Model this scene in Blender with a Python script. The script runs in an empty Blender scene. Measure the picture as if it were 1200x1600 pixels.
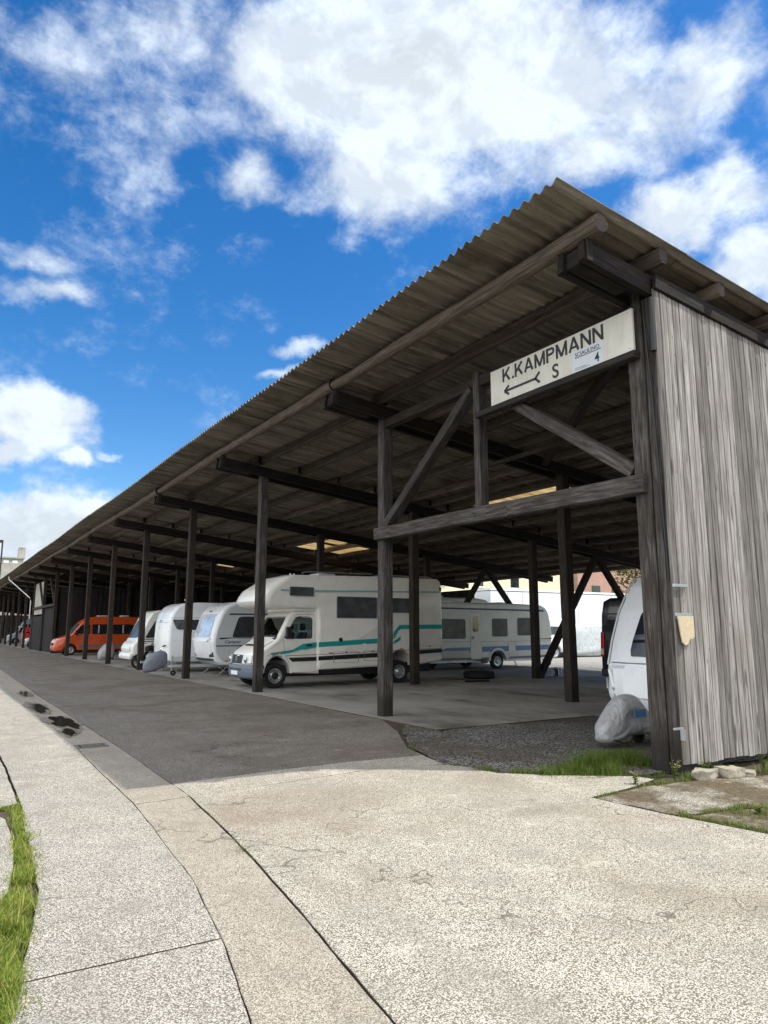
import bpy, bmesh, math, random
from math import sin, cos, pi, radians, sqrt, atan2
from mathutils import Vector, Matrix, noise as mnoise

random.seed(7)
SC = bpy.context.scene
COL = SC.collection

# ------------------------------------------------------------------ node helpers
class NT:
    def __init__(s, name):
        s.m = bpy.data.materials.new(name)
        s.m.use_nodes = True
        s.t = s.m.node_tree
        s.t.nodes.clear()
        s.out = s.n('ShaderNodeOutputMaterial')
    def n(s, kind, **kw):
        nd = s.t.nodes.new(kind)
        for k, v in kw.items():
            if k == 'inp':
                for kk, vv in v.items():
                    s.set(nd, kk, vv)
            else:
                setattr(nd, k, v)
        return nd
    def set(s, nd, key, v):
        sock = nd.inputs[key]
        if isinstance(v, bpy.types.NodeSocket):
            s.t.links.new(v, sock)
        else:
            sock.default_value = v
    def link(s, a, b):
        s.t.links.new(a, b)
    def coord(s, kind='Object'):
        return s.n('ShaderNodeTexCoord').outputs[kind]
    def mapping(s, vec, scale=(1, 1, 1), loc=(0, 0, 0), rot=(0, 0, 0)):
        return s.n('ShaderNodeMapping', inp={'Vector': vec, 'Scale': scale, 'Location': loc, 'Rotation': rot}).outputs[0]
    def noise(s, vec, scale=5, detail=4, rough=.55, dist=0.0):
        return s.n('ShaderNodeTexNoise', inp={'Vector': vec, 'Scale': scale, 'Detail': detail, 'Roughness': rough, 'Distortion': dist}).outputs[0]
    def voro(s, vec, scale=5, feature='F1', out='Distance', rnd=1.0):
        nd = s.n('ShaderNodeTexVoronoi', feature=feature)
        s.set(nd, 'Vector', vec); s.set(nd, 'Scale', scale); s.set(nd, 'Randomness', rnd)
        return nd.outputs[out]
    def ramp(s, fac, stops, interp='LINEAR'):
        nd = s.n('ShaderNodeValToRGB')
        nd.color_ramp.interpolation = interp
        e = nd.color_ramp.elements
        while len(e) < len(stops):
            e.new(0.5)
        for i, (p, c) in enumerate(stops):
            e[i].position = p
            if not hasattr(c, '__len__'):
                c = (c, c, c)
            e[i].color = (c[0], c[1], c[2], 1)
        s.link(fac, nd.inputs[0])
        return nd.outputs[0]
    def mix(s, fac, a, b, mode='MIX'):
        nd = s.n('ShaderNodeMix', data_type='RGBA', blend_type=mode)
        for k, v in ((0, fac), (6, a), (7, b)):
            if isinstance(v, bpy.types.NodeSocket):
                s.link(v, nd.inputs[k])
            else:
                if k and len(v) == 3:
                    v = (*v, 1)
                nd.inputs[k].default_value = v
        return nd.outputs[2]
    def math(s, op, a, b=0.0, clamp=False):
        nd = s.n('ShaderNodeMath', operation=op, use_clamp=clamp)
        s.set(nd, 0, a); s.set(nd, 1, b)
        return nd.outputs[0]
    def smooth(s, v, a, b, lo=0.0, hi=1.0):
        nd = s.n('ShaderNodeMapRange', interpolation_type='SMOOTHSTEP')
        for k, x in zip(('Value', 'From Min', 'From Max', 'To Min', 'To Max'), (v, a, b, lo, hi)):
            s.set(nd, k, x)
        return nd.outputs[0]
    def bump(s, h, strength=.3, dist=.01, normal=None):
        nd = s.n('ShaderNodeBump', inp={'Height': h, 'Strength': strength, 'Distance': dist})
        if normal is not None:
            s.link(normal, nd.inputs['Normal'])
        return nd.outputs[0]
    def bsdf(s, color, rough=.6, normal=None, metal=0.0, spec=.5, coat=0.0, extra=None):
        nd = s.n('ShaderNodeBsdfPrincipled')
        if not isinstance(color, bpy.types.NodeSocket) and len(color) == 3:
            color = (*color, 1)
        s.set(nd, 'Base Color', color); s.set(nd, 'Roughness', rough); s.set(nd, 'Metallic', metal)
        s.set(nd, 'Specular IOR Level', spec); s.set(nd, 'Coat Weight', coat)
        if coat:
            s.set(nd, 'Coat Roughness', .06)
        if normal is not None:
            s.link(normal, nd.inputs['Normal'])
        for k, v in (extra or {}).items():
            s.set(nd, k, v)
        s.link(nd.outputs[0], s.out.inputs[0])
        return s.m

def plain(name, col, rough=.5, metal=0.0, spec=.5, coat=0.0, dirt=.12, scale=3.0, extra=None):
    """painted / moulded surface with faint dirt and roughness variation"""
    t = NT(name)
    v = t.coord()
    n1 = t.noise(v, scale, 5, .6)
    n2 = t.noise(t.mapping(v, (9, 9, 1.2)), scale, 4, .6)
    f = t.math('MULTIPLY', t.smooth(t.math('ADD', t.math('MULTIPLY', n1, .6), t.math('MULTIPLY', n2, .4)), .42, .68), dirt)
    dc = tuple(c * .45 + .02 for c in col)
    c = t.mix(f, col, dc)
    r = t.math('ADD', rough, t.math('MULTIPLY', t.math('SUBTRACT', n1, .5), .25), clamp=True)
    return t.bsdf(c, r, None, metal, spec, coat, extra)

def wood(name, dark, mid, light, brown, brown_amt=.4, u=2.2, v=26, knots=False, bumps=.4, foot=False):
    t = NT(name)
    uv = t.coord('UV')
    ob = t.coord('Object')
    g = t.noise(t.mapping(uv, (u, v, 1)), 1.0, 8, .65, .6)
    g2 = t.noise(t.mapping(uv, (u * .35, v * 2.6, 1), (3, 7, 0)), 1.0, 3, .5, .3)
    c = t.ramp(g, [(.28, dark), (.5, mid), (.74, light)])
    blot = t.noise(ob, 1.3, 4, .6)
    c = t.mix(t.smooth(blot, .4, .7, 0, brown_amt), c, brown)
    crack = t.smooth(g2, .33, .41, 1, 0)
    c = t.mix(t.math('MULTIPLY', crack, .75), c, tuple(x * .35 for x in dark))
    at = t.n('ShaderNodeAttribute', attribute_name='rnd').outputs['Fac']
    c = t.mix(1.0, c, t.ramp(at, [(0, .52), (.45, .95), (1, 1.28)]), 'MULTIPLY')
    if knots:
        kv = t.voro(t.mapping(uv, (1.1, 7.7, 1)), 1.0)
        k = t.smooth(kv, .07, .17, 1, 0)
        c = t.mix(t.math('MULTIPLY', k, .7), c, tuple(x * .5 for x in dark))
        kr = t.smooth(t.noise(t.mapping(uv, (.9, 3, 1), (9, 2, 0)), 1, 4, .6), .56, .72)
        c = t.mix(t.math('MULTIPLY', kr, .55), c, dark)
    if foot:
        z = t.n('ShaderNodeSeparateXYZ', inp={'Vector': ob}).outputs[2]
        f = t.smooth(t.math('ADD', z, t.math('MULTIPLY', g, .3)), .35, .75, .8, 0)
        c = t.mix(f, c, (.02, .017, .015))
    nv = t.voro(t.mapping(uv, (2.6, 11, 1), (4, 1, 0)), 1.0)
    nail = t.smooth(nv, .045, .085, 1, 0)
    c = t.mix(t.math('MULTIPLY', nail, .8), c, tuple(x * .3 for x in dark))
    h = t.math('SUBTRACT', g, t.math('MULTIPLY', crack, .8))
    return t.bsdf(c, .85, t.bump(h, bumps, .012), 0, .25)

M = {}
M['timber'] = wood('old_timber', (0.0101, 0.0084, 0.0073), (0.0335, 0.0279, 0.0234), (0.0781, 0.0680, 0.0591), (0.0418, 0.0223, 0.0134), .55, foot=True)
M['timber_grey'] = wood('weathered_grey_timber', (0.0126, 0.0110, 0.0098), (0.0605, 0.0547, 0.0501), (0.1555, 0.1469, 0.1382), (0.0288, 0.0219, 0.0173), .6, foot=True)
M['purlin'] = wood('rough_purlin_wood', (0.0400, 0.0336, 0.0264), (0.1200, 0.1016, 0.0800), (0.2160, 0.1880, 0.1520), (0.0880, 0.0560, 0.0320), .35)
M['tar'] = wood('tarred_timber', (0.0038, 0.0034, 0.0034), (0.0163, 0.0139, 0.0120), (0.0480, 0.0422, 0.0365), (0.0288, 0.0173, 0.0115), .5)
M['plank'] = wood('silvered_plank', (.055, .05, .045), (.245, .231, .213), (.49, .473, .446), (.175, .156, .134), .4, 1.3, 34, True, .5)
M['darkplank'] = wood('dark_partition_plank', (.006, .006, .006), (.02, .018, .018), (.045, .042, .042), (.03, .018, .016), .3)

def aggregate(name, stone_lo, stone_hi, gap, scale=70, stain=(.1, .085, .06), stain_amt=.4, moss=0, bump=.5, st=(0.55, .72), spots=()):
    t = NT(name)
    v = t.coord()
    w = t.mapping(v, (1, 1, .02))
    d1 = t.voro(w, scale)
    colr = t.voro(w, scale, out='Color')
    sep = t.n('ShaderNodeSeparateColor', inp={0: colr}).outputs[0]
    fine = t.noise(w, scale * 2.3, 3, .6)
    c = t.ramp(sep, [(0, stone_lo), (.55, tuple((a + b) / 2 for a, b in zip(stone_lo, stone_hi))), (1, stone_hi)])
    g = t.smooth(t.math('ADD', d1, t.math('MULTIPLY', t.math('SUBTRACT', fine, .5), .5)), .40, .66)
    c = t.mix(g, c, gap)
    pit = t.voro(t.mapping(v, (1, 1, .02), (.3, .7, 0)), scale * .42)
    pm = t.math('MULTIPLY', t.smooth(pit, .16, .26, 1, 0), t.smooth(t.noise(w, 9, 3, .6), .42, .62))
    c = t.mix(t.math('MULTIPLY', pm, .75), c, tuple(x * .55 for x in gap))
    big = t.noise(v, .55, 6, .62, .4)
    trk = t.noise(t.mapping(v, (1.5, .16, 1), (2, 6, 0), (0, 0, radians(-12))), 1.0, 5, .6)
    c = t.mix(t.smooth(trk, .46, .66, 0, .30), c, tuple(x * .62 for x in stone_lo))
    mid = t.noise(t.mapping(v, (1, 1, 1), (5, 9, 0)), 2.4, 6, .65)
    c = t.mix(t.math('MULTIPLY', t.smooth(big, st[0], st[1]), stain_amt), c, stain)
    c = t.mix(t.smooth(mid, .46, .72, 0, .5), c, tuple(x * .55 for x in stone_lo))
    c = t.mix(t.smooth(mid, .25, .45, .28, 0), c, stone_hi)
    # single stains where the slab has them
    for (sx_, sy_, rx_, ry_, am_, sc_) in spots:
        q = t.n('ShaderNodeVectorMath', operation='LENGTH', inp={0: t.mapping(v, (1 / rx_, 1 / ry_, 0), (-sx_ / rx_, -sy_ / ry_, 0))}).outputs[1]
        q = t.math('ADD', q, t.math('MULTIPLY', t.math('SUBTRACT', mid, .5), 1.6))
        c = t.mix(t.math('MULTIPLY', t.smooth(q, .55, 1.1, 1, 0), am_), c, t.mix(.45, sc_, c, 'MULTIPLY') if False else sc_)
    # fine map-cracking
    cr = t.voro(t.mapping(t.n('ShaderNodeVectorMath', operation='ADD', inp={0: v, 1: t.n('ShaderNodeTexNoise', inp={'Vector': v, 'Scale': 3.0}).outputs[1]}).outputs[0], (.5, .5, .02)), 1.0, 'DISTANCE_TO_EDGE')
    crk = t.math('MULTIPLY', t.smooth(cr, .0, .008, 1, 0), t.smooth(big, .44, .56))
    c = t.mix(t.math('MULTIPLY', crk, .7), c, tuple(x * .5 for x in gap))
    if moss:
        mo = t.smooth(t.noise(t.mapping(v, (1, 1, 1), (2, 4, 0)), 1.6, 7, .7), .44 - .1 * moss, .54)
        c = t.mix(t.math('MULTIPLY', mo, .85), c, t.ramp(t.noise(v, 18, 4, .6), [(.32, (.025, .018, .010)), (.5, (.075, .045, .02)), (.66, (.085, .09, .028)), (.8, (.12, .085, .04))]))
    h = t.math('SUBTRACT', t.math('MULTIPLY', mid, .6), t.math('MULTIPLY', g, 1.0))
    return t.bsdf(c, .9, t.bump(h, bump, .006), 0, .2)

M['pave'] = aggregate('pavement_aggregate', (0.3538, 0.3292, 0.2801), (0.6486, 0.6192, 0.5455), (0.1428, 0.1302, 0.1092), 125, (.24, .21, .165), .5)
M['gutter'] = aggregate('gutter_concrete', (0.3548, 0.3203, 0.2612), (0.5716, 0.5224, 0.4337), (0.1848, 0.1584, 0.1232), 140, (.26, .20, .14), .5)
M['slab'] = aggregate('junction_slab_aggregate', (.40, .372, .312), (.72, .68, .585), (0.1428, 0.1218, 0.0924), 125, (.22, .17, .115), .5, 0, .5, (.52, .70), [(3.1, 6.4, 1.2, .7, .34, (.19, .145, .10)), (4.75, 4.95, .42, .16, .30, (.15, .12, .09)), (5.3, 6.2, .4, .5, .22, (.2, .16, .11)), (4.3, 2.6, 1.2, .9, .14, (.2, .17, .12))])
M['road'] = aggregate('shaded_road_aggregate', (.215, .192, .165), (.42, .38, .325), (.08, .07, .058), 105, (.12, .098, .076), .65, 0, .7, (.46, .62))  # darker copy of the slab aggregate; roof shade is partly in this colour
M['mossy'] = aggregate('mossy_concrete', (.36, .34, .29), (.62, .58, .5), (.14, .125, .10), 80, (.16, .125, .085), .5, .9)
M['gravel'] = aggregate('loose_gravel', (.10, .095, .088), (.40, .385, .36), (.022, .019, .016), 40, (.07, .055, .038), .6, 0, 1.0, (.44, .60))

def floor_mat():
    t = NT('worn_concrete_floor')
    v = t.coord()
    a = t.noise(v, .35, 7, .65, .5)
    b = t.noise(t.mapping(v, (1, .3, 1)), 1.1, 6, .65)
    f = t.noise(v, 40, 3, .6)
    c = t.ramp(a, [(.3, (.13, .12, .105)), (.5, (.25, .235, .21)), (.68, (.34, .325, .295))])
    c = t.mix(t.smooth(b, .52, .70, 0, .75), c, (.055, .05, .045))
    c = t.mix(t.smooth(b, .3, .4, .3, 0), c, (.2, .12, .07))
    c = t.mix(t.smooth(f, .45, .7, 0, .3), c, (.08, .075, .07))
    return t.bsdf(c, .8, t.bump(f, .15, .004), 0, .35)
M['floor'] = floor_mat()

def dirt_mat():
    t = NT('dark_soil')
    v = t.coord()
    a = t.noise(v, 1.5, 8, .7)
    c = t.ramp(a, [(.3, (.03, .025, .018)), (.55, (.075, .062, .045)), (.75, (.13, .11, .08))])
    far = t.noise(v, .05, 3)
    return t.bsdf(c, .95, t.bump(a, .6, .03), 0, .1)
M['soil'] = dirt_mat()
M['yard'] = aggregate('yard_concrete', (.36, .345, .31), (.52, .50, .46), (.2, .19, .17), 40, (.25, .23, .2), .3, 0, .2)

def roof_mat():
    t = NT('weathered_fibre_cement')
    v = t.coord()
    s = t.noise(t.mapping(v, (.5, 9, 1)), 1.0, 7, .68, .3)
    b = t.noise(v, .7, 6, .65)
    f = t.noise(v, 38, 4, .6)
    c = t.ramp(s, [(.28, (.06, .053, .041)), (.5, (.20, .182, .146)), (.74, (.36, .33, .27))])
    c = t.mix(t.smooth(b, .46, .68, 0, .75), c, (.075, .064, .046))
    c = t.mix(t.smooth(f, .5, .72, 0, .35), c, (.06, .055, .042))
    return t.bsdf(c, .92, t.bump(t.math('ADD', f, s), .25, .006), 0, .15)
M['roof'] = roof_mat()

def skylight_mat():
    t = NT('yellowed_translucent_sheet')
    v = t.coord()
    s = t.noise(t.mapping(v, (.6, 7, 1)), 1.0, 5, .6)
    c = t.ramp(s, [(.3, (.55, .42, .24)), (.6, (.85, .74, .52)), (.8, (.9, .84, .7))])
    d = t.n('ShaderNodeBsdfDiffuse', inp={'Color': c})
    tr = t.n('ShaderNodeBsdfTranslucent', inp={'Color': c})
    mx = t.n('ShaderNodeMixShader', inp={0: .7, 1: d.outputs[0], 2: tr.outputs[0]})
    t.link(mx.outputs[0], t.out.inputs[0])
    return t.m
M['skylight'] = skylight_mat()

M['white'] = plain('ivory_coachwork', (.80, .785, .73), .32, coat=.35, dirt=.16)
M['cwhite'] = plain('cool_white_coachwork', (.80, .82, .84), .3, coat=.4, dirt=.12)
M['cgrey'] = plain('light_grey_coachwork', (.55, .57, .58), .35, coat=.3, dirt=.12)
M['cream'] = plain('cream_coachwork', (.70, .68, .60), .4, coat=.2, dirt=.25)
M['ivory2'] = plain('beige_coachwork', (.50, .47, .40), .45, dirt=.3)
M['teal'] = plain('teal_vinyl', (.012, .33, .30), .35, dirt=.1)
M['teal_light'] = plain('faded_teal_vinyl', (.25, .47, .45), .35)
M['blue'] = plain('blue_vinyl', (.06, .16, .33), .4)
M['navy'] = plain('navy_vinyl', (.015, .025, .05), .4)
M['black'] = plain('black_plastic', (.012, .012, .013), .5)
M['rubber'] = plain('tyre_rubber', (.014, .014, .014), .8, spec=.3, dirt=.4)
M['bumper'] = plain('grey_bumper_plastic', (.13, .155, .20), .55, dirt=.3)
M['rim'] = plain('wheel_steel', (.45, .46, .47), .35, .7, dirt=.3)
M['rimwhite'] = plain('white_wheel_steel', (.6, .6, .58), .4, dirt=.35)
M['galv'] = plain('galvanised_steel', (.45, .47, .48), .42, .85, dirt=.35)
M['chrome'] = plain('bright_metal', (.75, .76, .77), .16, 1.0, dirt=.1)
M['orange'] = plain('orange_paint', (.60, .085, .014), .3, coat=.5, dirt=.1)
M['red'] = plain('red_paint', (.52, .018, .022), .3, coat=.5, dirt=.1)
M['greyvan'] = plain('blue_grey_paint', (.30, .33, .36), .35, coat=.3, dirt=.15)
M['darkvan'] = plain('black_blue_paint', (.010, .013, .020), .22, coat=.6, dirt=.08)
M['seat'] = plain('blue_seat_cloth', (.035, .05, .085), .9, dirt=.3)
M['cabin'] = plain('cab_lining', (.16, .155, .15), .8)
M['redlens'] = plain('red_lens', (.5, .012, .012), .15, coat=.6)
M['amber'] = plain('amber_lens', (.45, .12, .03), .2, coat=.4)
M['lamp'] = plain('headlamp_glass', (.62, .64, .62), .12, coat=.8, dirt=.1)
M['signwhite'] = plain('sign_enamel', (.66, .65, .58), .45, dirt=.3, scale=2.0)
M['paper'] = plain('blue_white_notice', (.62, .68, .74), .5, dirt=.1)
M['ink'] = plain('black_lettering', (.012, .012, .016), .5)
M['osb'] = plain('chipboard', (.55, .46, .31), .85, dirt=.5, scale=30)
M['trailerwhite'] = plain('white_panel', (.66, .69, .72), .45, dirt=.15, scale=.6)
M['yellowwall'] = plain('yellow_render', (.78, .69, .47), .9, dirt=.2, scale=.4)
M['oldwall'] = plain('sooty_concrete', (.38, .37, .33), .9, dirt=.8, scale=.8)
M['whitepaint'] = plain('white_paint', (.78, .79, .79), .4)
M['castiron'] = plain('rusty_cast_iron', (.16, .15, .13), .85, dirt=.5, spec=.2)
M['stone'] = plain('rubble_stone', (.33, .30, .235), .95, dirt=1.0, scale=14.0, spec=.1)

def tarp_mat(name, col, rough=.33):
    t = NT(name)
    v = t.coord()
    a = t.noise(v, 4.0, 6, .6, 1.2)
    r1 = t.math('ABSOLUTE', t.math('SUBTRACT', t.noise(t.mapping(v, (1, 1, .55)), 3.2, 3, .5, 1.2), .5))
    r2 = t.math('ABSOLUTE', t.math('SUBTRACT', t.noise(t.mapping(v, (1.5, 1, .8), (4, 2, 1)), 6.5, 2, .5, .8), .5))
    h = t.math('ADD', t.smooth(r1, 0, .10), t.math('MULTIPLY', t.smooth(r2, 0, .08), .4))
    c = t.mix(t.smooth(a, .42, .68, 0, .5), col, tuple(x * .55 for x in col))
    return t.bsdf(c, rough, t.bump(h, .25, .03), 0, .6)
M['tarpgrey'] = tarp_mat('silver_grey_cover', (.34, .345, .35))
M['tarpdark'] = tarp_mat('slate_grey_cover', (.17, .185, .23), .6)
M['tarplight'] = tarp_mat('pale_tarpaulin', (.50, .545, .56))

def brick_mat():
    t = NT('red_brick')
    v = t.coord()
    nd = t.n('ShaderNodeTexBrick', inp={'Vector': t.mapping(v, (1, 1, 1), (0, 0, 0), (radians(90), 0, 0)), 'Color1': (.36, .19, .14, 1), 'Color2': (.44, .25, .18, 1), 'Mortar': (.35, .32, .28, 1), 'Scale': 2.2})
    return t.bsdf(nd.outputs[0], .9)
M['brick'] = brick_mat()

def glass_mat(name, col, rough=.06, spec=.6, coat=.3):
    t = NT(name)
    v = t.coord()
    n = t.noise(v, 2.0, 4, .6)
    c = t.mix(t.smooth(n, .4, .7, 0, .6), col, tuple(x * 1.9 + .01 for x in col))
    return t.bsdf(c, rough, None, 0, spec, coat)
M['glass'] = glass_mat('dark_tinted_glass', (.012, .015, .019))
M['glassgrey'] = glass_mat('grey_acrylic_window', (.06, .064, .066), .2, .22, 0)
M['glassblue'] = glass_mat('blind_behind_glass', (.40, .50, .62), .1)

def clear_glass():
    t = NT('clear_cab_glass')
    tr = t.n('ShaderNodeBsdfTransparent', inp={'Color': (.72, .78, .78, 1)})
    gl = t.n('ShaderNodeBsdfGlossy', inp={'Color': (1, 1, 1, 1), 'Roughness': .03})
    fr = t.n('ShaderNodeFresnel', inp={'IOR': 1.5})
    mx = t.n('ShaderNodeMixShader', inp={0: t.math('ADD', fr.outputs[0], .03), 1: tr.outputs[0], 2: gl.outputs[0]})
    t.link(mx.outputs[0], t.out.inputs[0])
    return t.m
M['clear'] = clear_glass()

def grass_mat(name, stops):
    t = NT(name)
    at = t.n('ShaderNodeAttribute', attribute_name='rnd').outputs['Fac']
    c = t.ramp(at, stops)
    d = t.n('ShaderNodeBsdfDiffuse', inp={'Color': c})
    tr = t.n('ShaderNodeBsdfTranslucent', inp={'Color': c})
    mx = t.n('ShaderNodeMixShader', inp={0: .35, 1: d.outputs[0], 2: tr.outputs[0]})
    t.link(mx.outputs[0], t.out.inputs[0])
    return t.m
M['grass'] = grass_mat('verge_grass', [(0, (.085, .15, .025)), (.45, (.17, .255, .04)), (.75, (.28, .32, .065)), (1, (.52, .45, .18))])
M['weed'] = grass_mat('weed_leaf', [(0, (.05, .10, .02)), (.5, (.11, .17, .035)), (.85, (.20, .21, .06)), (1, (.32, .27, .14))])
M['leaf'] = grass_mat('tree_leaf', [(0, (.03, .06, .015)), (.5, (.06, .10, .025)), (1, (.14, .16, .04))])
M['bark'] = plain('bark', (.07, .055, .04), .95, dirt=.6, scale=8)

def water_mat():
    t = NT('puddle_water')
    v = t.coord()
    n = t.noise(v, 6, 3)
    return t.bsdf(t.mix(n, (.02, .017, .013), (.045, .038, .03)), .10, t.bump(n, .03, .002), 0, .4)
M['water'] = water_mat()
def wet_mat():
    t = NT('wet_concrete')
    v = t.coord()
    n = t.noise(v, 30, 5, .6)
    return t.bsdf(t.ramp(n, [(.3, (.13, .115, .09)), (.7, (.25, .225, .185))]), .75, None, 0, .1)
M['wet'] = wet_mat()

# ------------------------------------------------------------------ mesh helpers
class MB:
    def __init__(s):
        s.V = []; s.F = []; s.MI = []; s.S = []; s.UV = []; s.R = []
        s.mi = 0; s.rnd = .5
    def face(s, idx, smooth=False, uv=None):
        s.F.append(tuple(idx)); s.MI.append(s.mi); s.S.append(smooth); s.UV.append(uv); s.R.append(s.rnd)
    def add(s, pts):
        b = len(s.V); s.V.extend([tuple(p) for p in pts]); return b
    def box(s, x0, x1, y0, y1, z0, z1):
        b = s.add([(x, y, z) for z in (z0, z1) for y in (y0, y1) for x in (x0, x1)])
        for f in ((0, 2, 3, 1), (4, 5, 7, 6), (0, 1, 5, 4), (2, 6, 7, 3), (0, 4, 6, 2), (1, 3, 7, 5)):
            s.face([b + i for i in f])
        return s
    capmi = None
    def sweep(s, path, section, up=None, caps=True, smooth=True, closed_uv=True, jit=0.0, scales=None, ang=None):
        """section: list of (a,b) around the path; uv u along length, v round the section"""
        path = [Vector(p) for p in path]
        n = len(path); k = len(section)
        per = [0]
        for i in range(k):
            a = section[i]; c = section[(i + 1) % k]
            per.append(per[-1] + sqrt((a[0] - c[0]) ** 2 + (a[1] - c[1]) ** 2))
        uo, vo = random.uniform(0, 60), random.uniform(0, 60)
        b0 = len(s.V); L = 0; us = []
        for i, p in enumerate(path):
            d = (path[min(i + 1, n - 1)] - path[max(i - 1, 0)]).normalized()
            u = Vector(up) if up else Vector((0, 0, 1))
            if abs(d.dot(u)) > .98:
                u = Vector((0, 1, 0))
            side = d.cross(u).normalized(); u2 = side.cross(d).normalized()
            if i: L += (p - path[i - 1]).length
            us.append(L)
            sc = scales[i] if scales else 1.0
            for (a, c) in section:
                j = Vector((random.uniform(-1, 1), random.uniform(-1, 1), random.uniform(-1, 1))) * jit
                s.V.append(tuple(p + side * a * sc + u2 * c * sc + j))
        for i in range(n - 1):
            for j in range(k):
                j2 = (j + 1) % k
                f = (b0 + i * k + j, b0 + (i + 1) * k + j, b0 + (i + 1) * k + j2, b0 + i * k + j2)
                s.face(f, smooth, ((us[i] + uo, per[j] + vo), (us[i + 1] + uo, per[j] + vo), (us[i + 1] + uo, per[j + 1] + vo), (us[i] + uo, per[j + 1] + vo)))
        if caps:
            for base, flip in ((b0, False), (b0 + (n - 1) * k, True)):
                f = [base + j for j in range(k)]
                uv = [(section[j][0] + uo, section[j][1] + vo) for j in range(k)]
                if flip: f = f[::-1]; uv = uv[::-1]
                keep = s.mi
                if s.capmi is not None: s.mi = s.capmi
                s.face(f, False, uv); s.mi = keep
        return s
    def beam(s, p0, p1, w, h, up=None, jit=.003, seg=.6, ch=.012, wob=0.0):
        p0 = Vector(p0); p1 = Vector(p1)
        n = max(2, int((p1 - p0).length / seg) + 1)
        a, b = w / 2, h / 2
        sec = [(-a + ch, -b), (a - ch, -b), (a, -b + ch), (a, b - ch), (a - ch, b), (-a + ch, b), (-a, b - ch), (-a, -b + ch)]
        path = []
        for i in range(n):
            t = i / (n - 1); p = p0.lerp(p1, t)
            if 0 < i < n - 1: p = p + Vector((random.uniform(-1, 1), random.uniform(-1, 1), random.uniform(-1, 1))) * wob
            path.append(p)
        return s.sweep(path, sec, up, True, False, jit=jit)
    def tube(s, path, r, n=10, caps=True, jit=0.0, scales=None):
        sec = [(r * cos(2 * pi * i / n), r * sin(2 * pi * i / n)) for i in range(n)]
        return s.sweep(path, sec, None, caps, True, jit=jit, scales=scales)
    def prism(s, pts, y0, y1, smooth=False):
        """closed outline in x,z extruded over y"""
        n = len(pts)
        b = s.add([(x, y0, z) for x, z in pts] + [(x, y1, z) for x, z in pts])
        s.face([b + i for i in range(n)]); s.face([b + n + i for i in range(n)][::-1])
        for i in range(n):
            j = (i + 1) % n
            s.face((b + i, b + n + i, b + n + j, b + j), smooth)
        return s
    def slab3(s, pts, off, smooth=False):
        """planar 3D outline given thickness by an offset vector"""
        n = len(pts); o = Vector(off)
        b = s.add(pts); s.add([tuple(Vector(p) + o) for p in pts])
        s.face([b + i for i in range(n)]); s.face([b + n + i for i in range(n)][::-1])
        for i in range(n):
            j = (i + 1) % n
            s.face((b + i, b + n + i, b + n + j, b + j), smooth)
        return s
    def rprism(s, pts, w, r, n=4, yc=0.0):
        """outline extruded across y to width w with its two side edges rounded by r"""
        k = len(pts)
        area = sum(pts[i][0] * pts[(i + 1) % k][1] - pts[(i + 1) % k][0] * pts[i][1] for i in range(k))
        sg = 1 if area > 0 else -1
        nrm = []
        for i in range(k):
            p0, p1, p2 = pts[i - 1], pts[i], pts[(i + 1) % k]
            e1 = Vector((p1[0] - p0[0], p1[1] - p0[1])).normalized(); e2 = Vector((p2[0] - p1[0], p2[1] - p1[1])).normalized()
            n1 = Vector((-e1.y, e1.x)) * sg; n2 = Vector((-e2.y, e2.x)) * sg
            m = (n1 + n2)
            m = m / max(.35, m.length_squared / 2) if m.length > 1e-6 else n1
            nrm.append(m)
        rings = []
        for side in (-1, 1):
            seq = range(n + 1) if side < 0 else range(n, -1, -1)
            for i in seq:
                t = i / n * pi / 2
                ins = r * (1 - sin(t)); y = w / 2 - r * (1 - cos(t))
                rings.append((ins, side * y + yc))
        b = len(s.V)
        for ins, y in rings:
            for p, m in zip(pts, nrm):
                s.V.append((p[0] + m.x * ins, y, p[1] + m.y * ins))
        for q in range(len(rings) - 1):
            for i in range(k):
                j = (i + 1) % k
                s.face((b + q * k + i, b + q * k + j, b + (q + 1) * k + j, b + (q + 1) * k + i), True)
        s.face([b + i for i in range(k)][::-1]); s.face([b + (len(rings) - 1) * k + i for i in range(k)])
        return s
    def lathe(s, prof, c, n=28, axis='y'):
        """prof: (radius, offset) along the axis"""
        b = len(s.V); k = len(prof)
        for i in range(n):
            a = 2 * pi * i / n
            for r, o in prof:
                if axis == 'y': s.V.append((c[0] + r * cos(a), c[1] + o, c[2] + r * sin(a)))
                elif axis == 'z': s.V.append((c[0] + r * cos(a), c[1] + r * sin(a), c[2] + o))
                else: s.V.append((c[0] + o, c[1] + r * cos(a), c[2] + r * sin(a)))
        for i in range(n):
            i2 = (i + 1) % n
            for j in range(k - 1):
                s.face((b + i * k + j, b + i * k + j + 1, b + i2 * k + j + 1, b + i2 * k + j), True)
        return s
    def warp(s, f):
        s.V = [tuple(f(*v)) for v in s.V]; return s
    def build(s, name, mats, parent=None, bevel=0, sharp=35, loc=None, rotz=0, fixn=True):
        me = bpy.data.meshes.new(name)
        me.from_pydata(s.V, [], s.F)
        if not isinstance(mats, (list, tuple)): mats = [mats]
        for m in mats: me.materials.append(m)
        me.polygons.foreach_set('material_index', s.MI)
        me.polygons.foreach_set('use_smooth', s.S)
        uvl = me.uv_layers.new(name='UVMap')
        li = 0
        flat = []
        for f, uv in zip(s.F, s.UV):
            if uv is None:
                for vi in f:
                    v = s.V[vi]; flat.extend((v[2], v[0] + v[1]))
            else:
                for q in uv: flat.extend(q)
        uvl.data.foreach_set('uv', flat)
        at = me.attributes.new('rnd', 'FLOAT', 'FACE')
        at.data.foreach_set('value', s.R)
        me.update(); me.validate()
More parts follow.
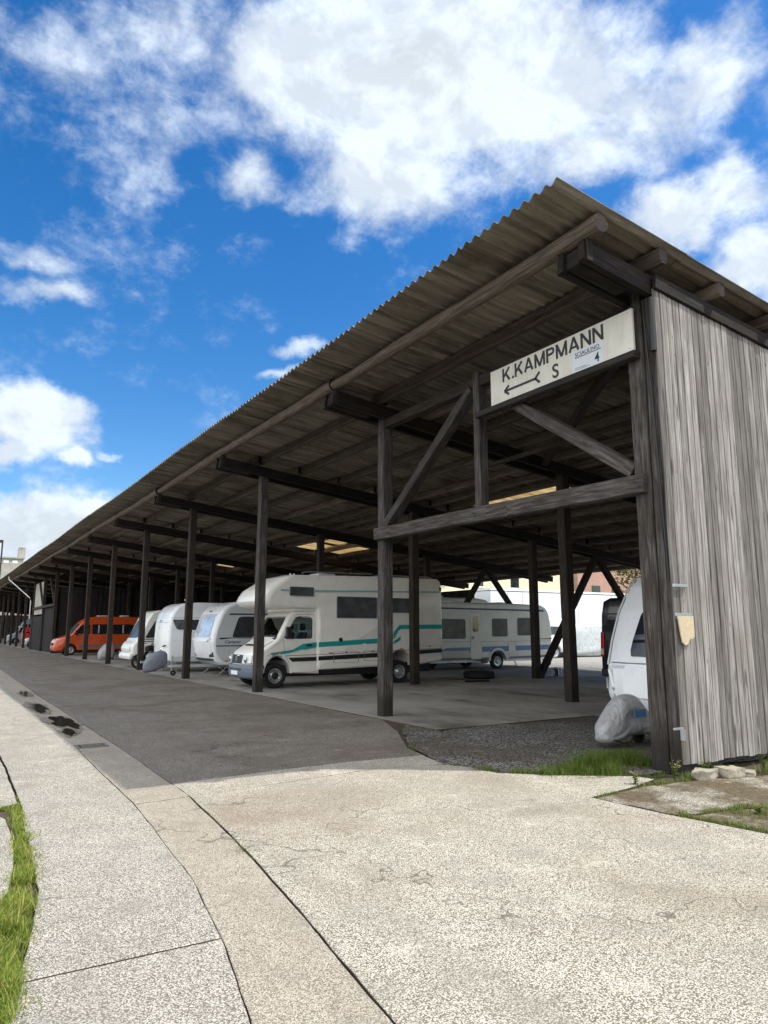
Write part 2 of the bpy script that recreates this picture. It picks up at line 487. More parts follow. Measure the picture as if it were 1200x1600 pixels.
        if fixn:
            bm = bmesh.new(); bm.from_mesh(me); bmesh.ops.recalc_face_normals(bm, faces=bm.faces); bm.to_mesh(me); bm.free()
        if any(s.S) and sharp: me.set_sharp_from_angle(angle=radians(sharp))
        o = bpy.data.objects.new(name, me); COL.objects.link(o)
        if parent: o.parent = parent
        if loc: o.location = loc
        if rotz: o.rotation_euler.z = rotz
        if bevel:
            md = o.modifiers.new('bevel', 'BEVEL'); md.width = bevel; md.segments = 2; md.limit_method = 'ANGLE'; md.angle_limit = radians(40)
            md.harden_normals = False
        return o

def thing(name, label, cat, loc=(0, 0, 0), rotz=0, group=None):
    o = bpy.data.objects.new(name, None); COL.objects.link(o)
    o.empty_display_size = .2
    o.location = loc; o.rotation_euler = (0, 0, rotz)
    tag(o, label, cat, group); return o
def tag(o, label, cat, group=None, kind=None):
    o['label'] = label; o['category'] = cat
    if group: o['group'] = group
    if kind: o['kind'] = kind
    return o
def struct(o, label=None):
    o['kind'] = 'structure'
    if label: o['label'] = label
    return o

def arc(cx, cz, r, a0, a1, n=6):
    return [(cx + r * cos(radians(a0 + (a1 - a0) * i / n)), cz + r * sin(radians(a0 + (a1 - a0) * i / n))) for i in range(n + 1)]
def rounded(pts, rads, n=5):
    """round the corners of a closed outline"""
    out = []; k = len(pts)
    for i in range(k):
        r = rads[i] if hasattr(rads, '__len__') else rads
        p = Vector(pts[i]); a = Vector(pts[i - 1]); b = Vector(pts[(i + 1) % k])
        if r <= 0: out.append((p.x, p.y)); continue
        da = (a - p); db = (b - p)
        t = min(r, da.length * .48, db.length * .48)
        pa = p + da.normalized() * t; pb = p + db.normalized() * t
        for j in range(n + 1):
            u = j / n
            q = pa * (1 - u) ** 2 + p * 2 * u * (1 - u) + pb * u * u
            out.append((q.x, q.y))
    return out
def round_top(pts, r, n=3, zmin=.62):
    return rounded(pts, [r if p[1] > zmin else 0 for p in pts], n)
def rrect(x0, x1, z0, z1, r, n=4):
    return rounded([(x0, z0), (x1, z0), (x1, z1), (x0, z1)], r, n)
def inset_poly(pts, d):
    cx = sum(p[0] for p in pts) / len(pts); cz = sum(p[1] for p in pts) / len(pts)
    out = []
    for x, z in pts:
        L = sqrt((x - cx) ** 2 + (z - cz) ** 2)
        out.append((cx + (x - cx) * (1 - d / L), cz + (z - cz) * (1 - d / L)))
    return out
def outline(mb, pts, y, w, t):
    """thin raised line following a closed outline on a side wall"""
    ins = inset_poly(pts, w); n = len(pts)
    b = mb.add([(x, y, z) for x, z in pts] + [(x, y, z) for x, z in ins] + [(x, y - t, z) for x, z in pts] + [(x, y - t, z) for x, z in ins])
    for i in range(n):
        j = (i + 1) % n
        mb.face((b + 2 * n + i, b + 2 * n + j, b + 3 * n + j, b + 3 * n + i))
        mb.face((b + i, b + j, b + 2 * n + j, b + 2 * n + i))
        mb.face((b + n + j, b + n + i, b + 3 * n + i, b + 3 * n + j))
def mesh_of(o):
    dg = bpy.context.evaluated_depsgraph_get()
    return bpy.data.meshes.new_from_object(o.evaluated_get(dg))
def text_mesh(body, size, name, mat, parent, mat4, thick=.003, bold=0.0, shear=0.0, align='LEFT'):
    cu = bpy.data.curves.new(name, 'FONT'); cu.body = body; cu.size = size; cu.extrude = thick; cu.offset = bold; cu.shear = shear; cu.align_x = align
    tmp = bpy.data.objects.new(name + '_tmp', cu); COL.objects.link(tmp)
    bpy.context.view_layer.update()
    me = mesh_of(tmp)
    COL.objects.unlink(tmp); bpy.data.objects.remove(tmp)
    me.transform(mat4); me.materials.clear(); me.materials.append(mat); me.name = name
    o = bpy.data.objects.new(name, me); COL.objects.link(o); o.parent = parent
    return o


# extra cross sections so that the nose can bulge
def rprism_wide(pts, w, r, mids=(-.7, -.45, -.2, 0, .2, .45, .7)):
    q = MB(); q.rprism(pts, w, r, 5); k = len(pts)
    V = q.V; rings = len(V) // k
    half = rings // 2
    newV = V[:half * k]
    for f in mids:
        base = V[(half - 1) * k:half * k]
        newV += [(x, f * w / 2, z) for x, y, z in base]
    newV += V[half * k:]
    out = MB(); out.V = newV; R = len(newV) // k
    for a in range(R - 1):
        for i in range(k):
            j = (i + 1) % k
            out.face((a * k + i, a * k + j, (a + 1) * k + j, (a + 1) * k + i), True)
    out.face([i for i in range(k)][::-1]); out.face([(R - 1) * k + i for i in range(k)])
    return out
# ================================================================== GROUND
def wob_line(pts, step=.12, amp=.008, seed=0, big=.012):
    out = []
    for i in range(len(pts) - 1):
        a = Vector((pts[i][0], pts[i][1], 0)); b = Vector((pts[i + 1][0], pts[i + 1][1], 0))
        L = (b - a).length
        n = max(1, min(90, int(L / step)))
        for k in range(n):
            p = a.lerp(b, k / n)
            j = mnoise.noise_vector(p * 4 + Vector((seed * .013, 0, 0))) * amp + mnoise.noise_vector(p * 1.1 + Vector((0, 5, 0))) * big
            out.append((p.x + j.x, p.y + j.y))
    return out
def ground_slab(name, corners, mat, z=0.0, th=.05, amp=.008, seed=0, step=.05, ch=.004):
    pts = wob_line(corners + [corners[0]], step, amp, seed)
    ar = sum(pts[i][0] * pts[(i + 1) % len(pts)][1] - pts[(i + 1) % len(pts)][0] * pts[i][1] for i in range(len(pts)))
    if ar < 0: pts = pts[::-1]
    m = MB(); n = len(pts)
    ins = []
    for i in range(n):
        p0 = Vector(pts[i - 1]); p1 = Vector(pts[i]); p2 = Vector(pts[(i + 1) % n])
        e = (p2 - p0)
        e = e.normalized() if e.length > 1e-6 else Vector((1, 0))
        ins.append((p1.x - e.y * ch, p1.y + e.x * ch))
    b = m.add([(x, y, z) for x, y in ins]); m.add([(x, y, z - ch) for x, y in pts]); m.add([(x, y, z - th) for x, y in pts])
    m.face([b + i for i in range(n)])
    for i in range(n):
        j = (i + 1) % n
        m.mi = 0; m.face((b + n + i, b + n + j, b + j, b + i)); m.mi = 1; m.face((b + 2 * n + i, b + 2 * n + j, b + n + j, b + n + i))
    o = m.build(name, [mat, M['soil']])
    return struct(o)

g = MB(); b = g.add([(-1500, -1500, -.035), (1500, -1500, -.035), (1500, 1500, -.035), (-1500, 1500, -.035)]); g.face((b, b + 1, b + 2, b + 3))
struct(g.build('ground', M['soil']))

def interp(poly, y):
    for i in range(len(poly) - 1):
        (x0, y0), (x1, y1) = poly[i], poly[i + 1]
        if (y0 - y) * (y1 - y) <= 0 and y0 != y1:
            return x0 + (x1 - x0) * (y - y0) / (y1 - y0)
    return poly[-1][0]
L1 = [(2.25, 120), (2.1, 40), (1.95, 21), (1.87, 11.1), (1.79, 8.57), (1.76, 7.19), (1.6, 4.91), (1.43, 3.78), (1.28, 3.08), (1.0, 2.0), (.45, .6), (-.6, -1.5)]
L2 = [(2.95, 120), (2.72, 40), (2.55, 28), (2.43, 20), (2.38, 11.9), (2.3, 7.33), (2.15, 5.6), (2.07, 4.9), (1.9, 3.66), (1.76, 2.71), (1.5, 1.5), (.9, 0), (.2, -1.5)]
L0 = [(1.2, 120), (1.05, 40), (.95, 14), (.92, 10.8), (.88, 8.23), (.86, 7.6), (.80, 6.8), (.76, 6.0), (.72, 5.2), (.60, 4.5), (.48, 3.98), (.40, 3.6), (.1, 2.4), (-.5, .6), (-1.6, -1.5)]
G = .012
# pavement slabs between L0 and L1
ys = [120, 90, 64, 45, 36, 28, 22, 18.4, 15.9, 13.6, 11.26, 8.8, 6.48, 4.42, 3.93, 2.3, .6, -1.5]
def strip(name, A, B, ys, mat, skew, gap=G, seed=0, yg=.011):
    for i in range(len(ys) - 1):
        ya, yb = ys[i], ys[i + 1]
        sa, sb = skew * (1 if i % 2 else .6), skew * (1 if (i + 1) % 2 else .6)
        left = [(interp(A, y) + gap, y) for y in [ya - yg / 2] + [p[1] for p in A if yb < p[1] < ya] + [yb + yg / 2]]
        right = [(interp(B, min(120, max(-1.5, y + (sa if k == 0 else 0)))) - gap, y + (sa if k == 0 else 0)) for k, y in enumerate([ya - yg / 2] + [p[1] for p in B if yb + .1 < p[1] < ya - .1])]
        right.append((interp(B, max(-1.5, yb + sb)) - gap, yb + sb + yg / 2))
        near = ya < 30
        ground_slab(name, left + right[::-1], mat, z=random.uniform(-.003, .003), seed=seed + i, amp=.006 if near else 0, step=.045 if near else 2)
strip('pavement', L0, L1, ys, M['pave'], -.05, gap=.003, seed=10)
strip('gutter', L1, L2, [120, 90, 64, 46, 38, 31, 24.5, 20.9, 17.6, 14.2, 10.95, 7.15, 3.66, .4, -1.5], M['gutter'], .05, gap=.003, seed=50)
# slabs left of the grass joint
ground_slab('pavement', [(-6, 7.72), (.70, 7.70), (.84, 7.78), (.86, 8.3), (.895, 10.8), (.93, 14), (1.02, 40), (-6, 40)], M['pave'], .002, seed=90)
ground_slab('pavement', [(-6, 7.60), (.50, 7.58), (.62, 7.50), (.695, 7.2), (.69, 6.6), (.64, 5.9), (.56, 5.25), (.46, 5.02), (-6, 4.96)], M['pave'], .0, seed=91)
ground_slab('pavement', [(-40, 40.1), (1.0, 40.1), (1.15, 120), (-40, 120)], M['pave'], .002, seed=92, amp=0, step=5)
# junction slab in the sun, road beyond it with roof shade put into its colour
R2 = [(x + .009, y) for x, y in L2]
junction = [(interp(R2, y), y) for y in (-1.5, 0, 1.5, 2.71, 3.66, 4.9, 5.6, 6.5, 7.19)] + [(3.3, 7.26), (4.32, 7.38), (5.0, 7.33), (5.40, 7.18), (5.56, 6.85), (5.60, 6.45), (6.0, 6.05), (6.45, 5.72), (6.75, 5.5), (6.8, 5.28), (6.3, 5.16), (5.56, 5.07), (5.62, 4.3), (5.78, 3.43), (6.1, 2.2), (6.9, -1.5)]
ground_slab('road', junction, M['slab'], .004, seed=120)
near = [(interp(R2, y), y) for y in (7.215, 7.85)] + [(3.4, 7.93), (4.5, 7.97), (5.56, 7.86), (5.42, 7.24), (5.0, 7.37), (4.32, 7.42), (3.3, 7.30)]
ground_slab('road', near, M['slab'], .001, seed=125)  # far edge laid along the roof's cast shadow, where the painted shade begins
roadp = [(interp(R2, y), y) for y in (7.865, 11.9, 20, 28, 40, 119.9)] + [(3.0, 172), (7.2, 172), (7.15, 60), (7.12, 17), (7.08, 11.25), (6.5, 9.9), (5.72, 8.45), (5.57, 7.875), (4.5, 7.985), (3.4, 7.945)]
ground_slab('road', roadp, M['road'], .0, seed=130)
# right-hand broken slabs with moss
ground_slab('pavement', [(5.60, 5.03), (6.4, 5.13), (7.2, 5.02), (8.2, 4.75), (8.3, 3.9), (7.2, 3.75), (6.4, 4.1), (5.72, 4.2)], M['mossy'], -.004, seed=140, amp=.03)
ground_slab('pavement', [(5.75, 4.14), (6.4, 4.04), (7.2, 3.68), (8.3, 3.84), (12, 3.5), (12, -1.5), (6.98, -1.5), (6.15, 2.2), (5.83, 3.43)], M['mossy'], -.006, seed=141, amp=.02)
ground_slab('pavement', [(8.3, 4.75), (8.4, 3.9), (14, 3.6), (14, 4.9)], M['mossy'], -.008, seed=142, amp=.03)
# shed floor slabs, gravel patch, yard at the back
fx = [7.17, 10.9, 14.6, 18.3, 22.0, 24.9]
fy = [9.75, 14.9, 21.2, 27.5, 33.8, 40.0, 46.3, 56, 80, 170]
for i in range(5):
    for j in range(9):
        y0 = fy[j]
        if i >= 1 and j == 0: y0 = 5.5
        ground_slab('floor', [(fx[i] + .006, y0 + .006), (fx[i + 1] - .006, y0 + .006), (fx[i + 1] - .006, fy[j + 1] - .006), (fx[i] + .006, fy[j + 1] - .006)], M['floor'], random.uniform(-.002, .002), seed=200 + i * 9 + j, amp=.01, step=.25)
gm = [(5.46, 7.2), (5.76, 8.42), (6.54, 9.86), (7.12, 10.6), (7.16, 9.7), (10.88, 9.7), (10.88, 5.5), (7.7, 5.45), (6.85, 5.55), (6.5, 5.78), (6.05, 6.1), (5.65, 6.5)]
go = MB()
pts = wob_line(gm + [gm[0]], .1, .10, 5, .12)
b = go.add([(x, y, -.012) for x, y in pts]); go.face([b + i for i in range(len(pts))])
struct(go.build('gravel', M['gravel']))
ground_slab('yard', [(24.92, -6), (120, -6), (120, 120), (24.92, 120)], M['yard'], -.004, seed=300, amp=0, step=8)
# puddles on the gutter strip and wet edge
def puddle(cx, cy, rx, ry, z, mat, seed):
    m = MB(); n = 72; P = []
    for i in range(n):
        a = 2 * pi * i / n
        r = 1 + .55 * mnoise.noise(Vector((cos(a) * 1.8 + seed, sin(a) * 1.8, seed * 3.1))) + .17 * mnoise.noise(Vector((cos(a) * 5, sin(a) * 5 + seed, 1)))
        P.append((cx + rx * r * cos(a), cy + ry * r * sin(a), z))
    b = m.add(P); m.face([b + i for i in range(n)])
    struct(m.build('puddle', mat))
for (cx, cy, rx, ry, s) in ((2.05, 16.9, .17, 1.0, 1), (2.14, 14.0, .2, .95, 2), (2.22, 20.6, .12, .8, 3), (2.0, 12.6, .1, .4, 4)):
    puddle(cx, cy, rx * 1.25, ry * 1.3, .0085, M['wet'], s + 10)
    puddle(cx, cy, rx, ry, .0125, M['water'], s)

# ================================================================== TIMBER SHED
FRY = [5.5 + 6.28 * k for k in range(26)]
def rb(x): return 5.72 - .111 * (x - 7.5)          # underside of rafters
def rz(x): return 6.46 - .111 * (x - 6.2)           # roof sheet level
SHLOC = Vector((16, 58, 0))
shed = thing('timber_shed', 'long open-fronted weathered timber shed with a corrugated roof', 'shed', SHLOC)
def sb(mb, name, mat, bevel=0, parent=None, **kw):
    o = mb.build(name, mat, None, bevel, **kw)
    if parent is None:
        o.parent = shed; o.location = -SHLOC
    else:
        o.parent = parent
    return o
# roof: corrugated sheets in rows down the slope
WAVE = .177; NS = 8
xr = [5.45, 7.75, 10.1, 12.45, 14.15, 15.35, 17.1, 19.4, 21.7, 23.6, 25.2]
sky = [(4, 13.6, 17.4), (4, 26.5, 28.2), (4, 28.8, 30.6), (5, 27.6, 30.4), (4, 40.3, 41.9), (7, 66, 68)]
def roof_z(x, y):
    return rz(x) + .055 * mnoise.noise(Vector((x * .16, y * .13, 3))) * (1 if y > 8 else .4) + .010 * mnoise.noise(Vector((x * .1, y * 1.1, 8)))
ystart, yend = 5.04, 163.5
rm = MB(); sms = [MB() for _ in sky]
for si in range(len(xr) - 1):
    x0, x1 = xr[si], xr[si + 1] + .12
    y = ystart
    cols = []
    while y < yend:
        near = y < 45
        st = WAVE / (NS if near else 4)
        cols.append(y); y += st
    rowsx = [x0, (x0 + x1) / 2, x1]
    def pz(x, y):
        # upper sheet laps over lower: lift toward the low end
        lift = .014 * (x - x0) / (x1 - x0)
        sheet = int((y - ystart) / (WAVE * 5))
        jit = .010 * (mnoise.noise(Vector((sheet * 3.7, si * 1.9, 0))))
        return roof_z(x, y) + .031 * cos(2 * pi * (y - ystart) / WAVE) + lift + jit
    issky = [next((n_ for n_, (a, p, q) in enumerate(sky) if si == a and p <= yy < q), -1) for yy in cols]
    top = {}
    for mesh, flag in [(rm, -1)] + [(sms[n_], n_) for n_ in range(len(sky)) if sky[n_][0] == si]:
        ids = {}
        for ci in range(len(cols) - 1):
            if issky[ci] != flag: continue
            for c in (ci, ci + 1):
                if c not in ids:
                    xo = .018 * mnoise.noise(Vector((int((cols[c] - ystart) / (WAVE * 5)) * 2.3, si, 4)))
                    ids[c] = mesh.add([(x + xo, cols[c], pz(x, cols[c])) for x in rowsx] + [(x + xo, cols[c], pz(x, cols[c]) + .009) for x in rowsx])
            a, d = ids[ci], ids[ci + 1]
            for q in range(2):
                mesh.face((a + q, a + q + 1, d + q + 1, d + q), True)
                mesh.face((a + 3 + q, d + 3 + q, d + 4 + q, a + 4 + q), True)
            mesh.face((a, d, d + 3, a + 3)); mesh.face((a + 2, a + 5, d + 5, d + 2))
            if ci == 0:
                for q in range(2): mesh.face((a + q, a + 3 + q, a + 4 + q, a + q + 1))
roof = sb(rm, 'roof', M['roof'], sharp=50)
for q_ in sms: q_.build('skylight', M['skylight'], roof, sharp=50)
# eave pole: round logs lapped at every frame
for k in range(25):
    m = MB(); m.capmi = 1; y0 = FRY[k] - (.42 if k == 0 else .16); y1 = FRY[k + 1] + .10
    n = 9; path = []
    ox = random.uniform(-.02, .02)
    for i in range(n):
        y = y0 + (y1 - y0) * i / (n - 1)
        path.append((6.2 + ox + .025 * mnoise.noise(Vector((y * .5, k, 0))), y, roof_z(6.2, y) - .165 + .02 * mnoise.noise(Vector((y * .6, k, 9))) + (-.02 if 0 < i < n - 1 else 0)))
    m.tube(path, .118, 12, jit=.005, scales=[1.0 - .22 * (i / (n - 1)) for i in range(n)])
    sb(m, 'eave_pole', [M['purlin'], M['tar']], sharp=60)
# purlins
px = [7.35, 8.55, 9.8, 11.05, 12.3, 13.1, 13.8, 15.45, 16.6, 17.8, 19.0, 20.2, 21.4, 22.6, 23.8, 24.9]
for q, x in enumerate(px):
    m = MB(); m.capmi = 1
    for k in range(25):
        y0 = FRY[k] - (.42 if k == 0 else .12); y1 = FRY[k + 1] + .12
        x_ = x + (.04 if k % 2 else -.04)
        pth = [(x_ + random.uniform(-.015, .015), y0 + (y1 - y0) * i / 8, roof_z(x, y0 + (y1 - y0) * i / 8) - .128 + random.uniform(-.008, .008)) for i in range(9)]
        m.rnd = random.random()
        a, b_ = .065 + random.uniform(-.01, .012), .092
        m.sweep(pth, [(-a + .03, -b_), (a - .03, -b_), (a, -b_ + .04), (a, b_), (-a, b_), (-a, -b_ + .04)], None, True, False, jit=.006)
    sb(m, 'purlin', [M['purlin'], M['tar']])
# rafters (pair of planks clasping the posts), posts, braces
POST = .225
def post(x, y, z1, w=POST, mat='timber', z0=-.06):
    m = MB(); m.rnd = random.uniform(.3, .8)
    m.beam((x + random.uniform(-.01, .01), y, z0), (x + random.uniform(-.015, .015), y + random.uniform(-.02, .02), z1), w, w, (0, 1, 0), .004, .5, .014)
    return sb(m, 'post', M[mat])
for k, y in enumerate(FRY):
    m = MB()
    xe = 6.15 + random.uniform(-.04, .03)
    for sgn in (-1, 1):
        m.rnd = random.uniform(.1, .6)
        yy = y + sgn * .165
        xs = [xe, 9.5, 12.6, 16, 19, 22, 24.65]
        m.sweep([(x, yy, rb(x) + .135 + .03 * (sgn < 0)) for x in xs], [(-.045, -.125), (.045, -.125), (.045, .125), (-.045, .125)], (0, 0, 1), True, False, jit=.004)
        # strap piece at the nose of the plank holding the pole
        m.rnd = random.uniform(.3, .9)
        m.beam((xe + .07, yy - .065 * 1 if sgn < 0 else yy + .065, rb(xe) + .02), (xe + .07, yy - .065 if sgn < 0 else yy + .065, rb(xe) + .50), .09, .025, (0, 1, 0), .002, .3, .004)
    m.rnd = .35
    m.beam((xe + .04, y, rb(xe) + .13), (xe + .9, y, rb(xe + .9) + .13), .21, .2, None, .004)
    sb(m, 'rafter', M['tar'])
    if k > 0: post(7.45, y, rb(7.45) + .22, mat='timber_grey' if k < 3 else 'timber')
    for x in (12.48, 17.5):
        if k > 0 or x > 13: post(x, y, rb(x) + .22, .235)
    if k < 9:
        for xa, xb, zb in ((17.62, 20.68, 4.25), (24.4, 20.78, 4.25)):
            m = MB(); m.rnd = .35
            m.beam((xa, y + (.02 if xb > 20.7 else -.02), .05), (xb, y + (.02 if xb > 20.7 else -.02), rb(20.7) + .05), .2, .2, (0, 1, 0), .004)
            sb(m, 'brace', M['timber'])
# corner post: two timbers bolted side by side
for dy, w, zt, mt in ((5.60, .235, 5.9, 'timber_grey'), (5.37, .20, 5.78, 'timber_grey')):
    m = MB(); m.rnd = .6
    m.beam((7.45, dy, -.08), (7.45, dy, zt), w, w, (0, 1, 0), .005, .4, .014)
    sb(m, 'corner_post', M[mt])
# first bay: rail, king post, braces, top plate
def member(name, p0, p1, w, h, mat='timber_grey', up=None, rnd=.6, **kw):
    m = MB(); m.rnd = rnd
    m.beam(p0, p1, w, h, up, .004, .4, .012, **kw)
    return sb(m, name, M[mat])
member('rail', (7.33, 11.87, 3.47), (7.33, 8.0, 3.43), .16, .235, wob=.006)
member('rail', (7.33, 8.0, 3.43), (7.33, 5.52, 3.39), .16, .235, rnd=.7)
member('king_post', (7.43, 8.78, 3.55), (7.43, 8.78, 5.85), .18, .155, up=(0, 1, 0), rnd=.5)
member('brace', (7.42, 11.62, 3.62), (7.42, 8.92, 5.62), .19, .17, rnd=.3)
member('brace', (7.42, 7.95, 5.12), (7.42, 5.74, 3.58), .20, .17, rnd=.75)
member('top_plate', (7.45, 11.78, 5.70), (7.45, 5.6, 5.70), .17, .18, 'timber', rnd=.35, wob=.008)
member('wind_brace', (11.9, 11.85, 5.42), (7.5, 5.75, 5.42), .14, .15, 'timber', rnd=.3)
member('tie_pole', (9.6, 11.7, 5.0), (9.6, 5.6, 5.05), .08, .08, 'timber', rnd=.5)
for y, z in ((11.80, 3.50), (11.74, 3.43), (8.80, 3.46), (8.76, 3.42), (5.66, 3.42), (5.60, 3.36)):
    m = MB(); m.lathe([(0, -.014), (.012, -.014), (.014, -.006), (.026, -.005), (.026, 0)], (7.25, y, z), 10, 'x'); sb(m, 'bolt', M['black'])
# gable wall: vertical boards in two lifts on rails, tarred rafter above
gp = MB()
x = 7.305
seam = 4.46
def wall_top(x): return 5.83 - .098 * (x - 7.4)
i = 0
while x < 24.8:
    w = random.uniform(.115, .14)
    sm_ = seam + (random.choice((0, 0, .01, -.01, -.01, -.42, .55)) if i > 4 else -.5) + random.uniform(-.004, .004)
    t = random.uniform(0, .008); brd = random.random()
    for (z0, z1, y0) in ((.10 + random.uniform(-.012, .012), wall_top(x), 5.243 + t * .8),):
        gp.rnd = min(1, max(0, brd + random.uniform(-.08, .08)))
        tilt = random.uniform(-.004, .004)
        n = 13
        uo, vo = random.uniform(0, 60), random.uniform(0, 60)
        b = len(gp.V)
        for q in range(n):
            z = z0 + (z1 - z0) * q / (n - 1); j = random.uniform(-.0015, .0015); c = .0045
            xa = x + tilt * (q / n) + j; xb = x + w - .013 + tilt * (q / n) + j
            gp.add([(xa, y0 + .024, z), (xa, y0 + c, z), (xa + c, y0, z), (xb - c, y0 + random.uniform(-.001, .001), z), (xb, y0 + c, z), (xb, y0 + .024, z)])
        for q in range(n - 1):
            for e in range(6):
                e2 = (e + 1) % 6
                dz = (z1 - z0) / (n - 1)
                vv = [0, .02, .025, w, w + .005, w + .03, w + .05]
                gp.face((b + q * 6 + e, b + q * 6 + e2, b + (q + 1) * 6 + e2, b + (q + 1) * 6 + e), False,
                        ((uo + q * dz, vo + vv[e]), (uo + q * dz, vo + vv[e + 1]), (uo + (q + 1) * dz, vo + vv[e + 1]), (uo + (q + 1) * dz, vo + vv[e])))
        gp.face([b + e for e in range(6)][::-1]); gp.face([b + (n - 1) * 6 + e for e in range(6)])
    x += w; i += 1
sb(gp, 'plank_wall', M['plank'])
for z in (.75, 2.1, 3.3, 4.6, 5.45):
    member('wall_rail', (7.55, 5.345, z), (24.7, 5.345, z if z < 5 else z - 1.6), .09, .12, 'tar', rnd=.4)
member('barge_board', (7.31, 5.232, wall_top(7.31) + .085), (24.7, 5.232, wall_top(24.7) + .085), .05, .2, 'tar', rnd=.3)
for x in (12.48, 17.5, 22.5):
    m = MB(); m.beam((x, 5.5, -.05), (x, 5.5, rb(x) + .2), .2, .2, (0, 1, 0)); sb(m, 'post', M['tar'])
# black pipe stub and iron strap beside the corner post, rail brackets
m = MB(); m.tube([(7.292, 5.285, 5.72), (7.292, 5.285, 5.02)], .04, 12); sb(m, 'pipe_stub', M['black'])
m = MB(); m.tube([(7.318, 5.43, 5.75), (7.315, 5.36, 4.2), (7.318, 5.30, 2.2)], .013, 8); sb(m, 'conduit', M['black'])
for x0, x1, z in ((7.26, 7.52, 2.10), (7.27, 7.555, 1.765)):
    m = MB(); m.box(x0, x1, 5.195, 5.222, z, z + .035); sb(m, 'bracket', M['galv'], .003)
m = MB(); m.box(7.12, 7.27, 5.205, 5.235, .50, .525); m.box(7.245, 7.27, 5.18, 5.235, .38, .50); sb(m, 'bracket', M['galv'], .003)
# closed bays further along: dark plank partition, end panel, downpipe, back wall
def planks(x0, y0, x1, y1, z0, z1, name, w=.16):
    m = MB(); d = Vector((x1 - x0, y1 - y0, 0)); L = d.length; d.normalize(); nrm = Vector((d.y, -d.x, 0))
    q = 0
    while q < L:
        ww = min(w * random.uniform(.85, 1.15), L - q + .001)
        m.rnd = random.random()
        p = Vector((x0, y0, 0)) + d * q + nrm * random.uniform(0, .012)
        e = p + d * (ww - .008)
        b = m.add([(p.x, p.y, z0), (e.x, e.y, z0), (e.x, e.y, z1), (p.x, p.y, z1)])
        m.add([(p.x - nrm.x * .025, p.y - nrm.y * .025, z0), (e.x - nrm.x * .025, e.y - nrm.y * .025, z0), (e.x - nrm.x * .025, e.y - nrm.y * .025, z1), (p.x - nrm.x * .025, p.y - nrm.y * .025, z1)])
        uo, vo = random.uniform(0, 50), random.uniform(0, 50)
        uv = ((uo, vo), (uo, vo + ww), (uo + z1 - z0, vo + ww), (uo + z1 - z0, vo))
        m.face((b, b + 1, b + 2, b + 3), False, uv); m.face((b + 7, b + 6, b + 5, b + 4), False, uv)
        m.face((b, b + 4, b + 5, b + 1)); m.face((b + 3, b + 2, b + 6, b + 7)); m.face((b + 1, b + 5, b + 6, b + 2)); m.face((b, b + 3, b + 7, b + 4))
        q += ww
    return sb(m, name, M['darkplank'])
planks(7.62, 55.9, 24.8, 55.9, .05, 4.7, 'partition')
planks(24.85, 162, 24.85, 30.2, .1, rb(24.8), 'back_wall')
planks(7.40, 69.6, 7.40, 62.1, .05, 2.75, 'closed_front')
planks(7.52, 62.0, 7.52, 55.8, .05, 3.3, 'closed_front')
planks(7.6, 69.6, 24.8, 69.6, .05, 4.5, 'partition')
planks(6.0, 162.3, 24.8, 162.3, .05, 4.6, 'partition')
m = MB(); m.box(7.46, 7.5, 62.3, 69.4, 2.9, 5.5); sb(m, 'end_panel', M['oldwall'])
m = MB(); m.tube([(5.62, 72.2, 6.35), (5.65, 72.0, 6.1), (7.25, 69.9, 4.4), (7.30, 69.8, 4.1), (7.30, 69.8, 2.6)], .045, 10); sb(m, 'downpipe', M['whitepaint'])
for k in (8, 9):
    member('rail', (7.40, FRY[k] + .1, 3.42), (7.40, FRY[k + 1] - .1, 3.42), .16, .2, 'timber')
    member('brace', (7.40, FRY[k] + .15, 3.55), (7.40, FRY[k] + 3, 5.5), .16, .16, 'timber')

